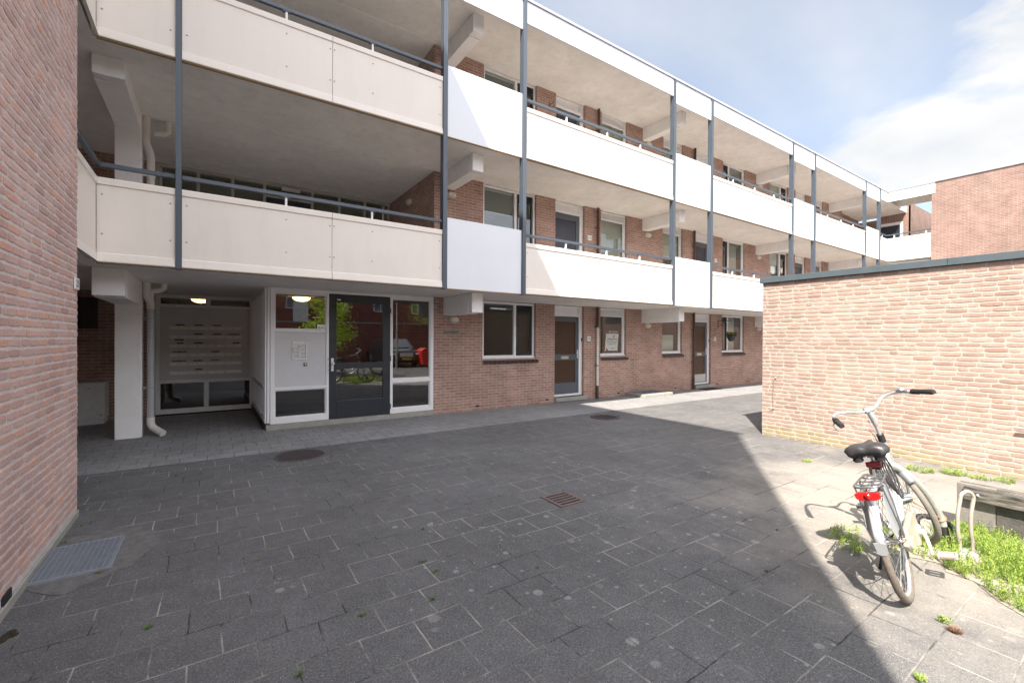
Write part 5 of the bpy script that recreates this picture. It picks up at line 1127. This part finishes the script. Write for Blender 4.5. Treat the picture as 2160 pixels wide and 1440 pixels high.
m=MB(); m.box(5.29,5.35,-.6,.975,.265,.375); m.build('top_beam',WOOD,t,bevel=.008)
m=MB(); m.box(5.386,5.50,-.6,1.03,.30,.372); m.build('cap',WOOD,t,bevel=.005)
m=MB()
for y in (.89,.2): m.lathe([(.013,0),(.011,.006),(0,.009)],(5.29,y,.32),(-1,0,0),10)
m.build('bolt',STEEL,t)
# ---------------------------------------------------------------- weeds
GR=mat('weed_green',(.38,.50,.10),.65,var=.35,vs=9); GR2=mat('weed_dark',(.17,.30,.05),.7,var=.35,vs=12)
for q in (GR,GR2):
    try: q.node_tree.nodes['Principled BSDF'].inputs['Transmission Weight'].default_value=0
    except Exception: pass
for q in (GR,GR2):
    t_=q.node_tree; p_=t_.nodes['Principled BSDF']; o_=t_.nodes['Material Output']; tl=t_.nodes.new('ShaderNodeBsdfTranslucent'); ms=t_.nodes.new('ShaderNodeMixShader'); ms.inputs[0].default_value=.35
    for l_ in list(p_.inputs['Base Color'].links): t_.links.new(l_.from_socket,tl.inputs[0])
    t_.links.new(p_.outputs[0],ms.inputs[1]); t_.links.new(tl.outputs[0],ms.inputs[2]); t_.links.new(ms.outputs[0],o_.inputs[0])
def inpoly(x,y,P):
    c=False; j=len(P)-1
    for i in range(len(P)):
        if (P[i][1]>y)!=(P[j][1]>y) and x<(P[j][0]-P[i][0])*(y-P[i][1])/(P[j][1]-P[i][1])+P[i][0]: c=not c
        j=i
    return c
def feather(m,base,h,rnd,mi):
    "a horsetail-like stem with whorls of fine needles"
    lean=Vector((rnd.gauss(0,.28),rnd.gauss(0,.28),1)).normalized(); p=Vector(base); n=max(4,int(h/.016)); side=lean.orthogonal().normalized()
    m.add([p-side*.0016,p+side*.0016,p+lean*h+side*.0004,p+lean*h-side*.0004],[(0,1,2,3)],mi)
    for i in range(1,n):
        t_=i/n; q=p+lean*h*t_+Vector((rnd.gauss(0,.002),)*3); L=.045*(1-t_*.75)*rnd.uniform(.7,1.3)
        for j in range(4):
            a=rnd.uniform(0,6.283); d=(Vector((math.cos(a),math.sin(a),.75+.5*rnd.random()))).normalized(); w_=d.cross(Vector((0,0,1))).normalized()*.0021
            m.add([q-w_,q+w_,q+d*L],[(0,1,2)],mi)
PATCH=[(4.20,1.22),(4.32,1.02),(4.36,.90),(4.23,.86),(4.22,.72),(4.02,.58),(3.93,.47),(3.75,.25),(5.33,-.4),(5.34,1.02),(5.10,1.16),(4.75,1.28),(4.4,1.28)]
rnd=random.Random(11); m=MB(); cnt=0
while cnt<2300:
    x=rnd.uniform(3.7,5.35); y=rnd.uniform(-.4,1.3)
    if not inpoly(x,y,PATCH): continue
    d_=math.sin(x*9+1)*math.sin(y*8+x*3)
    if rnd.random()>.45+.45*d_: continue
    if x<4.6 and y>.93 and rnd.random()<.55: continue
    edge=1-min(1,max(0,(4.45-x-.25*(1-y)))/.5)
    h=rnd.uniform(.05,.13)*(1+.75*max(0,edge-.2))*(.7 if y>.95 else 1.05)*(.62 if x>4.85 else 1)
    feather(m,(x,y,0),h,rnd,0 if rnd.random()<.75 else 1); cnt+=1
o=m.build('weeds',[GR,GR2],fixn=False); tag(o,'bright green feathery weeds growing around the bike rack and timber edge','weeds',kind='stuff')
m=MB(); pl=[(x,y,.005) for x,y in PATCH]; m.add(pl,[tuple(range(len(pl)))]); o=m.build('soil',mat('sandy_soil',(.36,.32,.26),1,var=.35,vs=10,bump=1,bs=60),fixn=False); tag(o,kind='structure')
# weeds under the bicycle and along the garage wall
rnd=random.Random(5)
def weedclump(cx,cy,rx,ry,n,h,label,group='weed clumps on the paving',mats=(GR,GR2),col=0):
    t=MB()
    for _ in range(n):
        a=rnd.uniform(0,6.28); r=math.sqrt(rnd.random()); feather(t,(cx+rx*r*math.cos(a),cy+ry*r*math.sin(a),0),h*rnd.uniform(.5,1.2),rnd,0 if rnd.random()<.8 else 1)
    o=t.build('weed_clump',list(mats),org=(cx,cy,0),fixn=False); tag(o,label,'weed',group)
weedclump(4.33,1.50,.22,.10,60,.06,'spreading weed clump left of the bicycle wheel on sunlit paving')
weedclump(4.10,1.36,.12,.10,45,.07,'leafy weed beside the kickstand of the bicycle')
weedclump(4.62,1.30,.12,.10,50,.09,'weed clump behind the bicycle rear wheel spokes')
weedclump(7.25,1.72,.12,.14,70,.055,'weed clump at the foot of the garage wall behind the handlebar side')
weedclump(7.42,1.46,.10,.12,80,.075,'taller bright weed clump at the garage wall foot')
weedclump(7.45,1.22,.10,.10,40,.05,'low weed at the garage wall foot, third along')
weedclump(7.5,1.03,.10,.10,45,.055,'leafy weed at the garage wall foot near the right edge')
weedclump(6.55,2.68,.09,.05,22,.03,'tiny weed sprig on sunlit paving below the garage corner')
weedclump(3.45,.70,.02,.03,9,.04,'weed sprig in a joint near the lower right corner')
weedclump(2.77,.655,.03,.03,9,.022,'weed sprig at the bottom edge beside the shadow line')
REDW=mat('red_stonecrop',(.22,.13,.08),.8,var=.3,vs=30)
t=MB()
for _ in range(34):
    a=rnd.uniform(0,6.28); r=.022*math.sqrt(rnd.random()); feather(t,(3.40+r*math.cos(a),.655+r*1.2*math.sin(a),0),rnd.uniform(.006,.014),rnd,0)
tag(t.build('weed_clump',[REDW],org=(3.4,.65,0),fixn=False),'reddish stonecrop clump on sunlit paving at lower right','weed','weed clumps on the paving')
def tuft(x,y,s,label,dry=False):
    m=MB()
    for _ in range(int(16+22*s)):
        a=rnd.uniform(0,6.28); b=Vector((x+rnd.gauss(0,.012*s+.004),y+rnd.gauss(0,.006),0)); l=rnd.uniform(.02,.055)*s; o_=rnd.uniform(.2,.9)
        d=Vector((math.cos(a)*o_,math.sin(a)*o_,1)).normalized(); w_=Vector((-math.sin(a),math.cos(a),0))*.0016
        m.add([b-w_,b+w_,b+d*l*.6+w_*.8,b+d*l*.6-w_*.8,b+d*l+Vector((math.cos(a),math.sin(a),-.2))*l*.25],[(0,1,2,3),(3,2,4)])
    o=m.build('grass_tuft',mat('dry_grass',(.25,.20,.10),.8,var=.3) if dry else mat('tuft_green',(.12,.20,.05),.7,var=.3,vs=30),org=(x,y,0),fixn=False); tag(o,label,'grass tuft','grass tufts in the paving joints')
for x,y,s,l,d in ((1.49,3.512,.8,'grass tuft in a shaded joint, farthest of the four left of the small drain',0),(1.27,2.99,1.0,'fullest grass tuft of the short row left of the small drain grate',0),(1.285,2.82,.8,'small grass tuft just nearer than the fullest one left of the drain',0),(1.131,2.523,1.0,'wide grass tuft nearest the camera in the row left of the drain',0),(.73,2.60,.9,'half dry grass tuft left of the drain row, low centre of the photo',0),(-.279,3.139,1.1,'long bladed grass tuft in the lower left paving',0),(.351,2.30,.9,'leafy sprig in the joint near the bottom edge, left of centre',0),(3.195,1.556,.6,'small tuft in the shade midway between drain and bicycle',0),(-.316,6.43,.7,'sparse sprig near the left wall beyond the grating',0),(-.90,5.15,.8,'green sprig at the far foot of the left brick wall',0),(1.9,2.475,.6,'faint tuft among the pale spots right of the drain row',0),(3.964,1.85,.6,'tuft on the shadow edge left of the bicycle',0),(-.62,4.05,1.0,'dry brown tuft at the near edge of the steel grating',1),(-.93,4.80,.9,'leafy sprig between wall and grating, upper corner',0),(.28,3.66,.8,'dry tuft in a joint right of the grating',1),(.62,6.28,.8,'dry tuft at the near left corner of the ribbed cover',1),(1.36,6.34,.7,'green sprig at the near right corner of the ribbed cover',0),(7.05,6.45,.9,'mossy tuft at the right rim of the round manhole cover',0),(5.5,5.4,.8,'mossy tuft left of the sunlit wedge',0),(3.1,3.60,.5,'green speck at the far corner of the small drain',0)):
    tuft(x,y,s*.72,l,d)
# ================================================================ what the windows mirror: the yard behind the viewer
OB=thing('opposite_flats',(9,-22,0),'red brick flats opposite, seen only as a reflection in the entrance glass','building')
w=MB(); opsO=[(x,x+1.3,z,z+1.35) for x in (2,5,8.5,12,15.5,19) for z in (1.0,3.9,6.6)]
m=MB()
for za,zb in ((0,3.2),(3.2,6.0),(6.0,9.4)): wall_y(m,-3,24,za,zb,-22.2,-22,[o_ for o_ in opsO if za<=o_[2]<zb])
m.build('wall',brickmat('opposite_brick',(.30,.10,.07),(.22,.07,.055),(.3,.22,.2),bump=.3),OB)
m=MB(); m.box(-3,24,-26,-22.5,0,9.4); m.build('core',INTD,OB)
for a,b,c,d in opsO:
    m=MB(); m.box(a,a+.07,-22.06,-21.98,c,d).box(b-.07,b,-22.06,-21.98,c,d).box(a+.07,b-.07,-22.06,-21.98,c,c+.07).box(a+.07,b-.07,-22.06,-21.98,d-.07,d).box((a+b)/2-.03,(a+b)/2+.03,-22.06,-21.98,c+.07,d-.07); o=m.build('window',FRAME,OB)
    m=MB(); m.box(a+.07,b-.07,-22.04,-22.03,c+.07,d-.07); m.build('pane',mat('far_glass',(.12,.16,.2),.08,spec=1),o)
m=MB(); m.box(5.5,6.6,-21.95,-21.9,0,9.0); m.build('white_strip',WHITEP,OB)
GW=thing('garden_wall',(9,-11,0),'long dark brick yard wall with pale coping, seen only as a reflection','wall')
m=MB(); m.box(1.5,20,-11.25,-11,0,2.5); m.build('wall',MT['opposite_brick'],GW); m=MB(); m.box(1.45,20,-11.3,-10.95,2.5,2.58); m.build('coping',CONC,GW)
def tree(cx,cy,h,cr,nleaf,label,seed,trunk=.07):
    rnd=random.Random(seed); T_=thing('broadleaf_tree',(cx,cy,0),label,'tree'); m=MB()
    m.tube([(cx,cy,0),(cx+.05,cy,h*.35),(cx,cy+.05,h*.8)],[trunk,trunk*.7,trunk*.3],8); tips=[]
    for _ in range(14):
        z=rnd.uniform(.25,.8)*h; a=rnd.uniform(0,6.28); r=cr*rnd.uniform(.5,1)*(1.1-z/h*.5); e=Vector((cx+r*math.cos(a),cy+r*math.sin(a),z+r*.6)); m.tube([(cx,cy,z),tuple((Vector((cx,cy,z))+e)/2+Vector((0,0,.1))),tuple(e)],[trunk*.4,trunk*.25,trunk*.1],6); tips.append(e)
    m.build('trunk',mat('bark',(.12,.09,.06),.9,var=.3),T_)
    m=MB()
    for _ in range(nleaf):
        c=rnd.choice(tips); p=c+Vector((rnd.gauss(0,.28),rnd.gauss(0,.28),rnd.gauss(0,.30)))*cr; d=Vector((rnd.gauss(0,1),rnd.gauss(0,1),rnd.gauss(0,1))).normalized(); s=rnd.uniform(.05,.10); q=d.orthogonal().normalized()*s*.4
        m.add([p,p+d*s*.5+q,p+d*s,p+d*s*.5-q],[(0,1,2,3)])
    q=mat('leaf_'+str(seed),(.30,.44,.04) if seed==1 else (.13,.24,.06),.6,var=.35,vs=6); t_=q.node_tree; tl=t_.nodes.new('ShaderNodeBsdfTranslucent'); ms=t_.nodes.new('ShaderNodeMixShader'); ms.inputs[0].default_value=.5; tl.inputs[0].default_value=(.45,.6,.05,1); t_.links.new(t_.nodes['Principled BSDF'].outputs[0],ms.inputs[1]); t_.links.new(tl.outputs[0],ms.inputs[2]); t_.links.new(ms.outputs[0],t_.nodes['Material Output'].inputs[0])
    m.build('crown',q,T_,fixn=False)
tree(4.15,-2.6,4.0,.85,4200,'bright green young tree reflected at the left of the entrance door glass',1)
tree(13.5,-13.5,6.0,1.5,3500,'round dark green tree behind the yard wall, seen reflected in the side glass',2,.12)
t=thing('street_lamp',(8.1,-5.2,0),'slim lamp post with conical bowl shade, seen reflected in the side glass','street lamp')
m=MB(); m.tube([(8.1,-5.2,0),(8.1,-5.2,3.7)],[.05,.03],12); m.build('pole',GALV,t)
m=MB(); m.lathe([(.06,0),(.22,.14),(.26,.2),(.24,.25),(.0,.28)],(8.1,-5.2,3.68),(0,0,1),24); m.build('lamp_bowl',mat('lamp_bowl',(.5,.45,.3),.4),t)
def carobj():
    T_=thing('parked_car',(9.0,-8.6,0),'dark parked car reflected low in the side glass of the entrance','car')
    x,y=9.0,-8.4
    # nose towards +Y
    prof=[(-2.3,.45),(-2.3,.85),(-2.1,1.0),(-1.7,1.05),(-1.1,1.55),(.4,1.58),(1.15,1.08),(2.05,.95),(2.25,.75),(2.28,.40),(2.1,.28),(-2.1,.28)]
    m=MB(); n=len(prof); vs=[]
    for xx,sc in ((-.88,.97),(-.80,1.0),(.80,1.0),(.88,.97)):
        for a,b in prof:
            k=.86 if b>1.3 else 1; vs.append((x+xx*k,y+a*sc,.28+(b-.28)*(1 if abs(xx)<.85 else .97)))
    fs=[tuple(range(n)),tuple(range(3*n,4*n))[::-1]]+[(r*n+i,r*n+(i+1)%n,(r+1)*n+(i+1)%n,(r+1)*n+i) for r in range(3) for i in range(n)]
    m.add(vs,fs); m.build('body',mat('car_black',(.02,.022,.026),.15,spec=.8,coat=.6),T_,bevel=.04)
    m=MB(); m.add([(x+a,y+b,c) for a,b,c in ((-.66,1.13,1.12),(.66,1.13,1.12),(.60,.45,1.54),(-.60,.45,1.54),(-.66,1.16,1.11),(.66,1.16,1.11),(.60,.48,1.55),(-.60,.48,1.55))],[(3,2,1,0),(4,5,6,7),(0,1,5,4),(2,3,7,6)]); m.build('windscreen',mat('car_glass',(.08,.1,.12),.05,spec=1),T_)
    for s in (-1,1):
        m=MB(); m.ell((x+s*.66,y+2.2,.74),.17,.06,.07); m.build('headlight',ALU,T_)
        for q in (-1.4,1.4):
            m=MB(); m.lathe([(.2,0),(.33,.02),(.34,.1),(.33,.2),(.2,.22)],(x+s*.9,y+q,.33),(-s,0,0),20); m.build('wheel',BLK,T_)
    m=MB(); m.box(x-.35,x+.35,y+2.255,y+2.285,.60,.82); m.build('grille',ALU,T_); m=MB(); m.box(x-.26,x+.26,y+2.285,y+2.30,.42,.53); m.build('number_plate',mat('plate_yellow',(.7,.5,.05),.5),T_)
carobj()
t=thing('red_container',(10.2,-6,0),'bright red container standing at the edge of the side glass reflection','container')
m=MB(); m.prism([(9.75,.12),(10.7,.12),(10.8,.95),(10.55,1.10),(9.85,1.10),(9.65,.95)],'y',-6.4,-5.6); m.build('body',mat('bright_red',(.65,.03,.02),.4),t,bevel=.03); m=MB(); m.box(9.8,10.65,-6.35,-5.65,0,.12); m.build('base',DARK,t)
weedclump(5.6,-2.0,.9,.5,260,.16,'low green weeds at the reflected tree foot behind the viewer')
